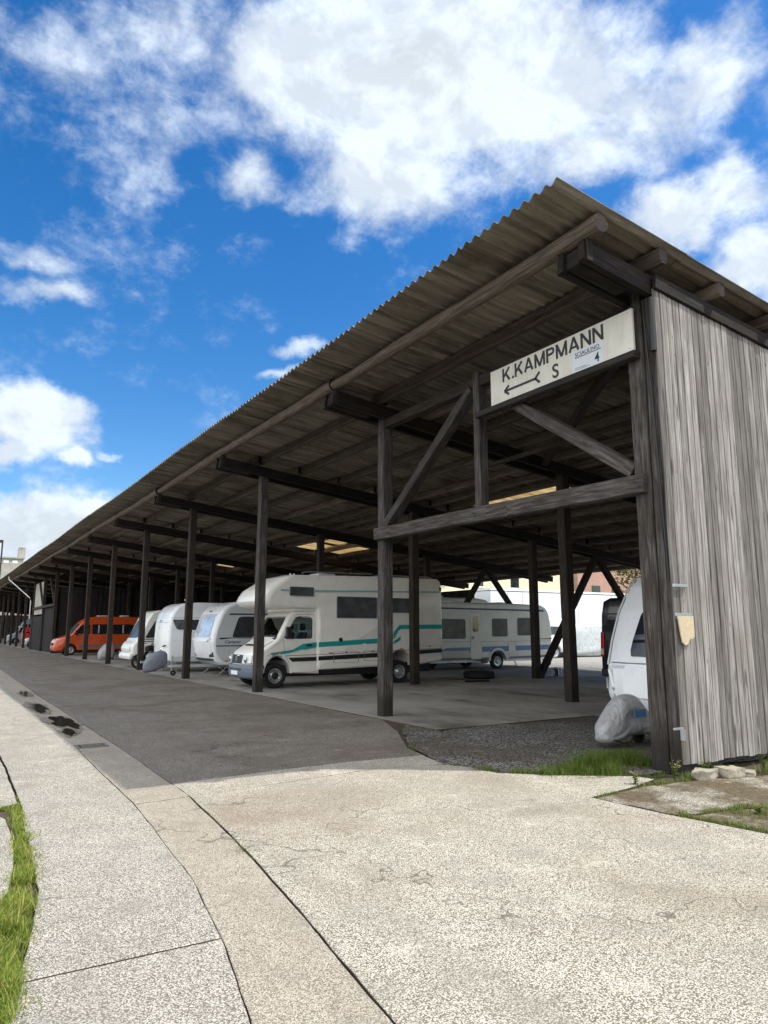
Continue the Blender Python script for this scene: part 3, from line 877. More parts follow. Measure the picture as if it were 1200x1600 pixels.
# ================================================================== SIGN ON THE SHED
sg = thing('direction_sign', 'long white sign board with black lettering and a left-pointing arrow in the first bay', 'sign', (7.26, 6.91, 5.10))
SGL = Vector((7.26, 6.91, 5.10))
m = MB(); m.box(-.02, .02, -1.37, 1.37, .0, .575); m.build('board', M['signwhite'], sg, .004)
m = MB(); m.rnd = .7; m.beam((-.005, 1.74, -.05), (-.005, -1.40, -.05), .13, .09, None, .003, .4, .008); m.build('ledge', M['timber_grey'], sg)
def sign_mat(y, z):   # text laid on the face that looks towards -x; reading direction is -y
    return Matrix.Translation((-.024, y, z)) @ Matrix(((0, 0, -1, 0), (-1, 0, 0, 0), (0, 1, 0, 0), (0, 0, 0, 1)))
def strokes(word, y, z, h, t, gap, mat, parent):
    """block capitals drawn as thick strokes on the face that looks towards -x; reading goes to -y"""
    adv = {'K': .178, '.': .050, 'A': .195, 'M': .215, 'P': .165, 'N': .185}
    for ch in word:
        wdt = adv[ch]; m = MB()
        def ln(x0, z0, x1, z1, tt=t, ends=True):
            a = Vector((x0, z0)); b2 = Vector((x1, z1)); d = (b2 - a).normalized(); nx = Vector((-d.y, d.x)) * tt / 2
            m.slab3([(-.0215, y - (a + nx).x, z + (a + nx).y), (-.0215, y - (b2 + nx).x, z + (b2 + nx).y), (-.0215, y - (b2 - nx).x, z + (b2 - nx).y), (-.0215, y - (a - nx).x, z + (a - nx).y)], (-.003 - .0003 * (len(m.F) // 6), 0, 0))
        e = t / 2
        if ch == 'K':
            ln(e, 0, e, h); ln(wdt - e, h - .008, e + .012, h * .38); ln(e + .055, h * .58, wdt - e, .008)
        elif ch == 'A':
            ln(e * .9, .006, wdt / 2, h - .004); ln(wdt - e * .9, .006, wdt / 2, h - .004); ln(wdt * .24, h * .30, wdt * .76, h * .30, t * .85)
        elif ch == 'M':
            ln(e, 0, e, h); ln(wdt - e, 0, wdt - e, h); ln(e * 1.2, h - .012, wdt / 2, .012); ln(wdt - e * 1.2, h - .012, wdt / 2, .012)
        elif ch == 'N':
            ln(e, 0, e, h); ln(wdt - e, 0, wdt - e, h); ln(e * 1.2, h - .012, wdt - e * 1.2, .012)
        elif ch == '.':
            ln(.012, e, .012 + t, e)
        elif ch == 'P':
            ln(e, 0, e, h)
            r_ = h * .28; zc = h - r_; xc = wdt - r_
            pts = [(e, h - e), (xc, h - e)] + [(xc + (r_ - e) * sin(a), zc + (r_ - e) * cos(a)) for a in [pi * q / 6 for q in range(1, 6)]] + [(xc, h - 2 * r_ + e), (e, h - 2 * r_ + e)]
            for q in range(len(pts) - 1): ln(*pts[q], *pts[q + 1], t * .92)
        m.build('lettering', mat, parent)
        y -= wdt + gap
strokes('K.KAMPMANN', 1.085, .322, .215, .038, .026, M['ink'], sg)
text_mesh('S', .285, 'lettering', M['ink'], sg, sign_mat(.035, .062), .003, .004)
m = MB()
def bar(ya, za, yb, zb, t=.030):
    d = Vector((yb - ya, zb - za)).normalized(); nx = Vector((-d.y, d.x)) * t / 2
    m.slab3([(-.024, ya + nx.x, za + nx.y), (-.024, yb + nx.x, zb + nx.y), (-.024, yb - nx.x, zb - nx.y), (-.024, ya - nx.x, za - nx.y)], (-.004, 0, 0))
bar(1.02, .165, .36, .165, .036)
for s_ in (-1, 1):
    bar(1.045, .165, .945, .165 + s_ * .07, .036); bar(.375, .165, .285, .165 + s_ * .08, .036)
m.build('arrow', M['ink'], sg)
m = MB(); m.box(-.0255, -.02, -.96, -.35, .012, .315); nt = m.build('notice', M['paper'], sg)
m = MB(); m.box(-.0265, -.0250, -.96, -.885, .012, .315); m.build('tape', M['signwhite'], nt)
o = text_mesh('SCIAULINO', .084, 'lettering', M['ink'], nt, sign_mat(-.405, .228) @ Matrix.Translation((0, 0, .002)), .002, .0002)
o = text_mesh('4', .19, 'lettering', M['ink'], nt, sign_mat(-.745, .045) @ Matrix.Translation((0, 0, .002)) @ Matrix.Diagonal((.9, 1, 1, 1)), .002, .002)
m = MB(); m.box(-.029, -.0256, -.86, -.405, .208, .217); m.box(-.029, -.0256, -.60, -.40, .062, .066); m.box(-.029, -.0256, -.66, -.40, .040, .044); m.build('rule', M['ink'], nt)
m = MB()
for y in (1.31, -.05, -1.31):
    for z in (.05, .53): m.lathe([(0, -.004), (.009, -.004), (.010, .0)], (-.0205, y, z), 8, 'x')
m.build('screws', M['galv'], sg)

# ================================================================== VEHICLE PARTS
def wheel(parent, x, y, r, w, out=-1, rim='rim', rr=.62, holes=0):
    """tyre with its rim as sub-part; out = side of y the visible face is on"""
    m = MB(); h = w / 2
    m.lathe([(r * .60, -h * .8), (r * .72, -h), (r * .90, -h * .98), (r * .985, -h * .72), (r, -h * .3), (r, h * .3), (r * .985, h * .72), (r * .90, h * .98), (r * .72, h), (r * .60, h * .8), (r * .60, -h * .8)], (x, y, r), 32)
    t = m.build('wheel', M['rubber'], parent)
    f = out
    m = MB()
    R = r * rr
    m.lathe([(R * 1.0, f * h * .86), (R * .99, f * h * .95), (R * .90, f * h * .93), (R * .86, f * h * .55), (R * .62, f * h * .42), (R * .42, f * h * .62), (R * .26, f * h * .78), (R * .22, f * h * .92), (0, f * h * .94)], (x, y, r), 28)
    m.build('rim', M[rim], t)
    if holes:
        m = MB()
        for i in range(holes):
            a = 2 * pi * i / holes
            m.lathe([(0, f * h * .60), (R * .075, f * h * .60), (R * .075, f * h * .30)], (x + R * .72 * cos(a), y, r + R * .72 * sin(a)), 10)
        m.build('vent_hole', M['black'], t)
    return t
def side_panel(parent, name, pts, y, mat, t=.006, frame=None, fw=.03, out=-1):
    """window or hatch standing just proud of a side wall"""
    m = MB(); m.prism(pts, y + out * .001, y + out * t); o = m.build(name, M[mat], parent)
    if frame:
        m = MB()
        ins = inset_poly(pts, fw); n = len(pts)
        ya, yb = y + out * .001, y + out * (t + .010)
        b = m.add([(x, yb, z) for x, z in pts]); m.add([(x, yb, z) for x, z in ins]); m.add([(x, ya, z) for x, z in pts]); m.add([(x, y + out * t * .9, z) for x, z in ins])
        for i in range(n):
            j = (i + 1) % n
            m.face((b + i, b + j, b + n + j, b + n + i)); m.face((b + 2 * n + i, b + 2 * n + j, b + j, b + i)); m.face((b + n + i, b + n + j, b + 3 * n + j, b + 3 * n + i))
        m.build('frame', M[frame], o)
    return o
def strip_z(parent, name, pts, y, mat, t=.003, out=-1):
    m = MB(); m.prism(pts, y + out * .0005, y + out * t); return m.build(name, M[mat], parent)
def arch(cx, r, zb, n=12, cz=None):
    """bottom edge points for a wheel opening, walking towards +x"""
    cz = zb if cz is None else cz
    return [(cx + r * cos(a), cz + r * sin(a)) for a in [pi - pi * i / n for i in range(n + 1)]]
def band(x0, x1, z, h):
    return [(x0, z), (x1, z), (x1, z + h), (x0, z + h)]
def outl(parent, name, pts, y, w=.012, mat='black', t=.004):
    m = MB(); outline(m, pts, y - .001, w, t); return m.build(name, M[mat], parent)

# ================================================================== ALCOVE MOTORHOME (main subject)
mh = thing('motorhome', 'ivory overcab motorhome with teal stripes parked nose out in the shed', 'motorhome', (7.50, 19.80, 0))
HW = 1.07
def cabwarp(x, y, z):
    k = 1.0
    if z > 1.25: k -= .10 * min(1, (z - 1.25) / .9)
    if x < .8: k -= .10 * ((.8 - x) / .8) ** 2
    if x < 1.0: x = x + .26 * (abs(y) / HW) ** 3.0 * (1.0 - x)
    return (x, y * .93 * k, z)
cab_prof = [(.10, .36), (.03, .48), (.02, .62), (.05, .90), (.11, 1.0), (.42, 1.16), (.76, 1.335), (.86, 1.45), (1.22, 2.03), (1.34, 2.14), (1.6, 2.19), (2.16, 2.19), (2.16, .36)] + arch(.78, .47, .36, 14, .40)[::-1]
m = rprism_wide(cab_prof, 2 * HW, .07, (-.85, -.7, -.55, -.4, -.2, 0, .2, .4, .55, .7, .85)).warp(cabwarp)
cab = m.build('cab', M['white'], mh)
# hollow the cab: windscreen and door windows are real openings with seats inside
def cutter(build):
    q = MB(); build(q); o = q.build('cut', M['cabin']); return o
inner = [(.80, .75), (.80, 1.37), (.93, 1.47), (1.27, 2.02), (1.38, 2.09), (2.10, 2.09), (2.10, .75)]
doorwin = rounded([(1.03, 1.40), (1.10, 1.36), (1.93, 1.36), (1.95, 1.95), (1.80, 2.0), (1.42, 2.0)], [.02, .03, .07, .07, .06, .08], 4)
cuts = [cutter(lambda q: (q.prism(inner, -.86, .86))), cutter(lambda q: q.prism(doorwin, -1.4, 1.4)),
        cutter(lambda q: q.slab3([(.88, -.80, 1.44), (.88, .80, 1.44), (1.20, .70, 1.98), (1.20, -.70, 1.98)], (-.25, 0, .1))),
        cutter(lambda q: q.slab3([(.88, -.80, 1.44), (.88, .80, 1.44), (1.20, .70, 1.98), (1.20, -.70, 1.98)], (.2, 0, -.08)))]
for c in cuts:
    c.location = mh.location
    md = cab.modifiers.new('b', 'BOOLEAN'); md.object = c; md.operation = 'DIFFERENCE'; md.solver = 'EXACT'; md.material_mode = 'TRANSFER'
bpy.context.view_layer.update()
me = mesh_of(cab); cab.modifiers.clear(); cab.data = me
for c in cuts: bpy.data.objects.remove(c)
cab.data.set_sharp_from_angle(angle=radians(35))
for s_ in (-1, 1):
    m = MB(); m.prism(doorwin, s_ * (HW - .055), s_ * (HW - .05)).warp(cabwarp); m.build('door_window', M['clear'], mh)
    m = MB()
    m.rprism(rounded([(1.62, .75), (1.50, .80), (1.55, .95), (1.72, .95), (1.83, 1.55), (1.93, 1.55), (1.80, .80)], .05), .48, .06, 3, s_ * .42)
    m.rprism(rounded([(1.80, 1.60), (1.83, 1.80), (1.92, 1.82), (1.92, 1.60)], .05), .26, .05, 3, s_ * .42)
    m.build('seat', M['seat'], mh)
m = MB(); m.slab3([(.86, -.815, 1.425), (.86, .815, 1.425), (1.215, .72, 2.0), (1.215, -.72, 2.0)], (-.012, 0, .007)); ws = m.build('windscreen', M['clear'], mh)
m = MB(); m.slab3([(.845, -.84, 1.405), (.845, .84, 1.405), (.875, .835, 1.455), (.875, -.835, 1.455)], (-.018, 0, .01)); m.build('windscreen_seal', M['black'], mh)
m = MB(); m.tube([(.83, -.1, 1.42), (.86, -.5, 1.48)], .010, 6); m.tube([(.83, .5, 1.42), (.86, .1, 1.48)], .010, 6); m.build('wiper', M['black'], mh)
m = MB(); m.prism([(1.0, 1.25), (.86, 1.30), (.86, 1.42), (1.06, 1.40)], -.8, .8); m.build('dashboard', M['black'], mh)
m = MB(); m.lathe([(.17, -.012), (.185, 0), (.17, .012), (.155, 0), (.17, -.012)], (1.22, -.42, 1.42), 20, 'x'); m.build('steering_wheel', M['black'], mh)
# front: grille, lamps, bumper, plate, bonnet lines
m = MB(); m.slab3([(.042, -.40, .67), (.042, .40, .67), (.085, .44, .915), (.085, -.44, .915)], (-.03, 0, .004)); gr = m.build('grille', M['black'], mh, .006)
m = MB()
for q in range(4):
    z = .70 + q * .052; xx = .015 + q * .009
    m.box(xx - .012, xx, -.40, .40, z, z + .012)
m.build('slat', M['black'], gr)
m = MB(); m.lathe([(.070, -.008), (.080, -.008), (.080, .0), (.070, 0), (.070, -.008)], (.008, 0, .79), 24, 'x')
for a in (90, 210, 330):
    ca, sa = cos(radians(a)), sin(radians(a))
    m.slab3([(.0, .075 * ca, .79 + .075 * sa), (.0, .014 * cos(radians(a + 90)), .79 + .014 * sin(radians(a + 90))), (.0, .014 * cos(radians(a - 90)), .79 + .014 * sin(radians(a - 90)))], (.008, 0, 0))
m.build('star_emblem', M['chrome'], gr)
for s_ in (-1, 1):
    m = MB()
    m.slab3([(.030, s_ * .44, .675), (.150, s_ * .83, .69), (.185, s_ * .815, .90), (.072, s_ * .45, .915)], (-.045, 0, .004)); hl = m.build('headlight', M['lamp'], mh, .012)
    m = MB(); m.lathe([(0, -.006), (.075, -.006), (.088, .0)], (.020, s_ * .58, .79), 20, 'x'); m.build('reflector', M['chrome'], hl)
    m = MB(); m.slab3([(.155, s_ * .84, .69), (.30, s_ * .925, .70), (.33, s_ * .915, .87), (.19, s_ * .825, .90)], (-.035, s_ * .014, .004)); m.build('indicator', M['lamp'], mh, .008)
bp = rounded([(.14, .25), (-.02, .30), (-.055, .45), (-.05, .58), (-.02, .655), (.22, .655), (.24, .25)], [.04, .05, .05, .04, .02, .01, .01])
m = rprism_wide(bp, 2.0, .09).warp(lambda x, y, z: (x + .24 * (abs(y) / 1.0) ** 3.0, y, z)); bm = m.build('bumper', M['bumper'], mh)
m = MB(); m.box(-.062, -.04, -.44, .44, .50, .515); m.box(-.062, -.04, -.44, .44, .535, .55); m.build('air_slot', M['black'], bm)
m = MB(); m.box(-.068, -.050, -.26, .26, .365, .475); pl = m.build('number_plate', M['whitepaint'], mh, .004)
m = MB(); m.box(-.070, -.0675, .215, .255, .37, .47); m.build('blue_band', M['blue'], pl)
m = MB(); m.slab3([(.40, -.42, 1.165), (.40, .42, 1.165), (.47, .42, 1.20), (.47, -.42, 1.20)], (-.004, 0, .008)); m.build('bonnet_vent', M['black'], mh)
for s_ in (-1, 1):
    m = MB(); m.tube([(.30, s_ * .80, 1.06), (.74, s_ * .86, 1.30)], .006, 6); m.build('bonnet_gap', M['black'], mh)
    m = MB(); m.box(1.03, 1.20, s_ * 1.03 - .10 * (s_ < 0), s_ * 1.03 + .10 * (s_ > 0), 1.38, 1.70); m.build('mirror', M['black'], mh, .035)
# lower side of the cab
cy = -.93 * HW
def cabside(name, pts, mat, t=.004, d=.002):
    m = MB(); m.prism(pts, -HW - d, -HW - t - d).warp(cabwarp); return m.build(name, M[mat], mh)
dr = [(1.0, 1.32), (1.04, .95), (1.22, .62), (1.30, .42), (2.02, .42), (2.02, 1.99), (1.98, 2.06), (1.43, 2.06), (.98, 1.36)]
m = MB(); outline(m, dr, -HW - .0005, .009, .003); m.warp(cabwarp); m.build('door_gap', M['bumper'], mh)
cabside('door_handle', rounded([(1.72, 1.145), (1.90, 1.155), (1.90, 1.205), (1.72, 1.195)], .02), 'black', .022)
cabside('teal_stripe', [(.34, .90), (.62, .905), (1.20, .965), (1.55, 1.06), (1.66, 1.06), (2.05, 1.12), (2.05, 1.26), (1.62, 1.22), (1.3, 1.06), (.9, 1.01), (.55, .985)], 'teal', .003)
cabside('grey_line', [(.55, .875), (2.05, .905), (2.05, .918), (.55, .888)], 'black', .003)
cabside('black_band', [(1.28, .72), (2.05, .735), (2.05, .845), (1.16, .835)], 'black', .004)
cabside('side_marker', rounded([(.66, .93), (.82, .94), (.82, .99), (.66, .98)], .02), 'amber', .012)
for xw, rw in ((.78, .345), (4.95, .345)):
    wheel(mh, xw, -.86, rw, .23, -1, 'rim', .60, 8); wheel(mh, xw, .86, rw, .23, 1, 'rim', .60)
m = MB(); m.lathe([(.10, -.05), (.10, -.075), (.07, -.085), (0, -.085)], (.78, -.90, .345), 20); m.build('hub_cap', M['black'], mh)
# black inner arch and chassis
m = MB(); m.box(.35, 6.3, -.72, .72, .30, .62); m.build('chassis', M['black'], mh)
m = MB(); m.box(2.2, 3.3, -.98, -.74, .36, .56); m.build('locker_box', M['black'], mh)
# living box with alcove
box_prof = [(2.02, 2.22), (2.06, 1.9), (2.06, .52), (2.10, .47)] + arch(4.95, .47, .5, 14, .52) + [(6.44, .62), (6.55, .68)] + [(6.57, 1.5), (6.55, 2.9)] + arc(6.33, 3.06, .20, 0, 90, 5)[0:] + [(4, 3.25), (1.26, 3.19)] + [(1.10, 3.13), (.62, 2.76), (.50, 2.56), (.47, 2.42), (.55, 2.30), (.72, 2.235)]
def alc(x, y, z):
    if x < 1.5 and z > 2.15:
        f = max(0, (1.5 - x) / 1.03)
        a = abs(y) / HW
        x = x - .32 * f * (1 - a ** 4.5)
        y = y * (1 - .05 * f)
    return (x, y, z)
m = rprism_wide(round_top(box_prof, .03, 2), 2 * HW + .02, .085).warp(alc)
m.build('body', M['white'], mh)
SY = -HW - .011
m = MB(); m.box(1.3, 2.16, -.95, .95, 2.14, 2.25); m.build('cab_cowl', M['white'], mh, .03)
side_panel(mh, 'window', rrect(1.12, 1.89, 2.58, 2.84, .03), SY, 'glassgrey', .008, 'bumper', .028)
side_panel(mh, 'window', rrect(2.65, 4.06, 1.96, 2.60, .03), SY, 'glassgrey', .008, 'bumper', .035)
side_panel(mh, 'window', rrect(4.13, 5.32, 2.14, 2.60, .03), SY, 'glassgrey', .008, 'bumper', .035)
strip_z(mh, 'pale_stripe', band(.85, 1.10, 2.71, .05), SY + .012, 'teal_light', .004)
strip_z(mh, 'pale_stripe', [(1.92, 2.715), (6.50, 2.80), (6.50, 2.855), (1.92, 2.765)], SY, 'teal_light')
strip_z(mh, 'teal_stripe', [(2.07, 1.12), (4.15, 1.215), (4.5, 1.24), (4.72, 1.38), (4.85, 1.60), (4.95, 1.64), (6.54, 1.655), (6.54, 1.79), (4.88, 1.77), (4.62, 1.50), (4.3, 1.365), (2.07, 1.26)], SY, 'teal')
strip_z(mh, 'teal_stripe', [(4.55, 1.20), (4.92, 1.42), (4.92, 1.30), (4.72, 1.20)], SY, 'teal')
strip_z(mh, 'grey_line', [(2.07, .905), (6.52, 1.03), (6.52, 1.042), (2.07, .918)], SY, 'black')
strip_z(mh, 'black_band', [(2.07, .74), (4.3, .80), (4.42, .94), (2.07, .86)], SY, 'black')
strip_z(mh, 'black_band', [(5.52, .86), (6.52, .90), (6.52, 1.02), (5.5, .98)], SY, 'black')
for x0, x1, z0, z1 in ((2.56, 3.42, .66, .985), (3.60, 4.22, .70, 1.0), (5.56, 6.50, .83, 1.13)):
    outl(mh, 'hatch', rrect(x0, x1, z0, z1, .05), SY, .014, 'bumper', .007)
    m = MB(); m.lathe([(0, -.012), (.022, -.012), (.024, 0)], ((x0 + x1) / 2, SY, z1 - .03), 10); m.build('hatch_lock', M['black'], mh)
outl(mh, 'vent_hatch', rrect(4.18, 4.66, 1.16, 1.84, .05), SY, .012, 'cgrey', .008)
m = MB(); m.lathe([(0, -.02), (.05, -.02), (.062, -.008), (.064, 0)], (2.80, SY, 1.33), 18); m.build('filler_cap', M['black'], mh)
m = MB(); m.box(3.55, 3.67, SY - .008, SY, 1.09, 1.21); m.build('socket_cover', M['white'], mh, .004)
m = MB(); m.box(6.44, 6.52, SY - .012, SY, 2.86, 2.98); m.build('marker_lamp', M['black'], mh, .006)
for xx, zz in ((2.42, .93), (4.9, 1.02), (4.2, .98)):
    m = MB(); m.box(xx, xx + .10, SY - .012, SY, zz, zz + .035); m.build('side_marker', M['amber'], mh)
m = MB(); m.tube([(1.6, -.85, 3.26), (1.75, -.85, 3.31), (4.0, -.85, 3.33)], .016, 8); m.tube([(4.6, -.9, 3.30), (6.1, -.9, 3.315), (6.35, -.9, 3.24)], .016, 8)
m.tube([(1.6, .85, 3.26), (1.75, .85, 3.31), (4.0, .85, 3.33)], .016, 8); m.build('roof_rail', M['galv'], mh)
m = MB(); m.box(2.4, 3.0, -.35, .35, 3.22, 3.33); m.build('roof_hatch', M['cgrey'], mh, .03)
m = MB(); m.box(4.5, 5.0, -.3, .3, 3.24, 3.34); m.build('roof_hatch', M['cgrey'], mh, .03)
for xx in (1.30, 1.42): 
    m = MB(); m.lathe([(.018, 0), (.03, .03), (.02, .06), (0, .062)], (xx, -.7, 3.19), 10, 'z'); m.build('roof_marker', M['whitepaint'], mh)
# alcove decal on the nose
m = MB(); m.slab3([(.62, -.70, 2.705), (.50, -.15, 2.705), (.53, -.15, 2.735), (.66, -.70, 2.735)], (-.05, -.02, .02)); m.build('pale_stripe', M['teal_light'], mh)

# ================================================================== CARAVANS
def caravan(name, label, loc, rotz, prof, w, mat='cwhite', r=.10, hitch=1.15, wheel_x=3.0, floor=.35, mids=None, warp=None, arch_r=.36, wr=.32, rim='rimwhite', axle=1):
    """nose at local x=0 pointing to -x; drawbar in front of it"""
    t = thing(name, label, 'caravan', loc, rotz, 'caravans parked under the shed roof')
    m = rprism_wide(prof, w, r) if mids else MB().rprism(prof, w, r, 5)
    if warp: m.warp(warp)
    m.build('body', M[mat], t)
    m = MB()
    m.beam((.9, -.42, floor - .02), (-hitch + .25, -.03, floor - .02), .06, .10, None, 0, 3, .006); m.beam((.9, .42, floor - .02), (-hitch + .25, .03, floor - .02), .06, .10, None, 0, 3, .006)
    m.beam((-hitch + .30, 0, floor), (-hitch - .1, 0, floor + .02), .07, .09, None, 0, 3, .006)
    m.box(.5, prof_len(prof) - .6, -.55, -.48, floor - .1, floor + .02); m.box(.5, prof_len(prof) - .6, .48, .55, floor - .1, floor + .02)
    m.build('drawbar', M['galv'], t)
    m = MB(); m.tube([(-hitch + .42, .05, floor + .35), (-hitch + .42, .05, .17)], .026, 10); jk = m.build('jockey_wheel', M['galv'], t)
    m = MB(); m.lathe([(.03, -.035), (.095, -.03), (.10, 0), (.095, .03), (.03, .035)], (-hitch + .47, .05, .10), 18); m.build('tyre', M['rubber'], jk)
    for q in range(axle):
        wheel(t, wheel_x + q * .72, -w / 2 + .13, wr, .19, -1, rim, .60); wheel(t, wheel_x + q * .72, w / 2 - .13, wr, .19, 1, rim, .60)
    for s_ in (-1, 1):
        m = MB(); m.beam((.75, s_ * (w / 2 - .35), floor - .02), (.42, s_ * (w / 2 - .28), .04), .05, .03, None, 0, 3, .004); m.beam((.40, s_ * (w / 2 - .35), floor - .02), (.62, s_ * (w / 2 - .30), .12), .03, .02, None, 0, 3, .004); m.box(.34, .50, s_ * (w / 2 - .28) - .06, s_ * (w / 2 - .28) + .06, .0, .03); m.build('steady', M['galv'], t)
    return t
def prof_len(p): return max(q[0] for q in p)

# --- white caravan with dark side window next to the motorhome
pA = [(.38, .37), (.16, .52), (.05, .85), (.0, 1.20), (.06, 1.55), (.20, 1.98), (.36, 2.30), (.58, 2.50), (.95, 2.63), (2.0, 2.68), (5.4, 2.68), (5.75, 2.60), (5.9, 2.3), (5.95, 1.2), (5.9, .5), (5.75, .37)] + arch(3.4, .37, .37, 10, .38)[::-1]
def bulge(x, y, z):
    if x < 1.0: x = x + .10 * (abs(y) / 1.12) ** 3 * max(0, 1 - x) - .05
    return (x, y, z)
ca = caravan('caravan', 'white caravan with pale blue front screen and dark side window beside the ivory motorhome', (8.50, 26.06, 0), 0, round_top(pA, .06, 3), 2.26, 'cwhite', .11, 1.45, 3.4, .36, True, bulge)
SYA = -1.13
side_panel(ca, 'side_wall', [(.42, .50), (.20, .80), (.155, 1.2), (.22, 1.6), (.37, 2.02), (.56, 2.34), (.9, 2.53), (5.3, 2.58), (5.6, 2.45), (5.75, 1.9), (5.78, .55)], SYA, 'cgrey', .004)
side_panel(ca, 'window', rounded([(.75, 1.36), (.98, 2.10), (2.3, 2.10), (2.3, 1.36)], [.08, .14, .1, .1], 4), SYA - .004, 'glass', .012)
side_panel(ca, 'window', rrect(2.9, 3.8, 1.36, 2.1, .1), SYA - .004, 'glass', .012)
strip_z(ca, 'black_stripe', [(.60, 2.15), (2.6, 2.17), (2.6, 2.21), (.66, 2.21)], SYA - .004, 'navy')
strip_z(ca, 'black_stripe', [(.30, 1.28), (.75, 1.32), (2.6, 1.32), (2.6, 1.35), (.40, 1.345), (.27, 1.335)], SYA - .004, 'navy')
strip_z(ca, 'black_stripe', [(.17, 1.03), (2.6, 1.05), (2.6, 1.085), (.165, 1.07)], SYA - .004, 'navy')
text_mesh('Camper', .15, 'lettering', M['navy'], ca, Matrix.Translation((.47, SYA - .006, 1.145)) @ Matrix(((1, 0, 0, 0), (0, 0, -1, 0), (0, 1, 0, 0), (0, 0, 0, 1))) @ Matrix.Diagonal((1.25, 1, 1, 1)), .001, .002, .25)
outl(ca, 'hatch', rrect(.75, 1.5, .50, .95, .04), SYA - .004, .012, 'cwhite', .008)
m = MB(); m.box(.50, .62, SYA - .02, SYA, .50, .545); m.build('side_marker', M['amber'], ca)
def front_quad(parent, name, zs, prof, hw0, hw1, mat, push=.015, n=7, wf=bulge):
    """panel following the nose profile between heights zs"""
    def px_(z):
        for i in range(len(prof) - 1):
            (x0, z0), (x1, z1) = prof[i], prof[i + 1]
            if (z0 - z) * (z1 - z) <= 0 and z1 > z0: return x0 + (x1 - x0) * (z - z0) / (z1 - z0)
        return prof[0][0]
    m = MB(); k = 9; b = 0
    for i in range(n):
        z = zs[0] + (zs[1] - zs[0]) * i / (n - 1); hw = hw0 + (hw1 - hw0) * i / (n - 1)
        e = .94 if i in (0, n - 1) else 1
        for j in range(k):
            y = (-1 + 2 * j / (k - 1)) * hw * e
            x, y2, z2 = wf(px_(z), y, z)
            m.V.append((x - push, y2, z2))
    for i in range(n - 1):
        for j in range(k - 1):
            m.face((i * k + j, i * k + j + 1, (i + 1) * k + j + 1, (i + 1) * k + j), True)
    # edge skirt back to the body
    N = len(m.V)
    m.V += [(x + push + .01, y, z) for x, y, z in m.V[:N]]
    bd = [j for j in range(k)] + [i * k + k - 1 for i in range(1, n)] + [(n - 1) * k + j for j in range(k - 2, -1, -1)] + [i * k for i in range(n - 2, 0, -1)]
    for i in range(len(bd)):
        a, c = bd[i], bd[(i + 1) % len(bd)]
        m.face((a, c, c + N, a + N))
    return m.build(name, M[mat], parent)
pAf = pA[1:9]
front_quad(ca, 'front_window', (1.36, 2.12), pAf, .88, .80, 'glassblue', .014)
front_quad(ca, 'window_trim', (2.14, 2.19), pAf, .84, .82, 'cgrey', .02, 3)
front_quad(ca, 'gas_locker_lid', (.62, 1.22), pAf, .95, .95, 'cwhite', .018)
front_quad(ca, 'front_strip', (.52, .60), pAf, 1.0, 1.0, 'navy', .02, 3)
front_quad(ca, 'badge', (2.28, 2.32), pAf, .13, .13, 'navy', .016, 3)
for s_ in (-1, 1):
    m = MB(); m.slab3([(.10, s_ * .72, .64), (.16, s_ * 1.04, .66), (.12, s_ * 1.06, .86), (.06, s_ * .80, .72)], (-.035, 0, 0)); m.build('headlight', M['glass'], ca, .01)
    m = MB(); m.tube([(.02, s_ * .62, 1.20), (-.045, s_ * .66, 1.19), (-.045, s_ * .92, 1.30), (.06, s_ * .96, 1.34)], .016, 8); m.build('grab_handle', M['cwhite'], ca)
m = MB(); m.box(1.4, 2.0, -.3, .3, 2.66, 2.76); m.build('roof_hatch', M['cgrey'], ca, .03)

# --- loose cover over its coupling
def cloth_blob(name, label, cat, rows, mat, mats=None, seed=0, fold=.02, loc=(0, 0, 0), n=26, ex=.75):
    """closed draped cover lofted through rows of (x, y centre, z bottom, z top, half width)"""
    m = MB(); R = len(rows)
    for i, (x, yc, zb, zt, hw) in enumerate(rows):
        for j in range(n):
            a = 2 * pi * j / n
            ca_, sa_ = cos(a), sin(a)
            yy = math.copysign(abs(ca_) ** ex, ca_) * hw; zz = (zb + zt) / 2 + math.copysign(abs(sa_) ** ex, sa_) * (zt - zb) / 2
            f = mnoise.noise(Vector((x * 5 + seed, a * 2.2, zz * 5))) * fold * 1.5 + fold * .6 * sin(a * 9 + x * 14 + seed)
            m.V.append((x + .4 * f, yc + yy + f * ca_, zz + f * .7 * sa_))
    for i in range(R - 1):
        for j in range(n):
            j2 = (j + 1) % n
            m.face((i * n + j, i * n + j2, (i + 1) * n + j2, (i + 1) * n + j), True)
    m.face(list(range(n))[::-1]); m.face([(R - 1) * n + j for j in range(n)])
    o = m.build(name, mat if not mats else mats, None, sharp=70); o.location = loc
    o.modifiers.new('s', 'SUBSURF').levels = 1; o.modifiers['s'].render_levels = 1
    tag(o, label, cat)
    return o
cloth_blob('drawbar_cover', 'slate grey cover drooping over the coupling of the caravan with the blue front screen', 'cover',
           [(-.62, 0, .16, .40, .06), (-.52, 0, .10, .62, .14), (-.32, 0, .12, .80, .19), (-.10, 0, .20, .88, .20), (.10, 0, .30, .88, .17), (.24, 0, .38, .78, .10)], M['tarpdark'], seed=3, fold=.022, loc=(7.05, 26.06, 0.02))

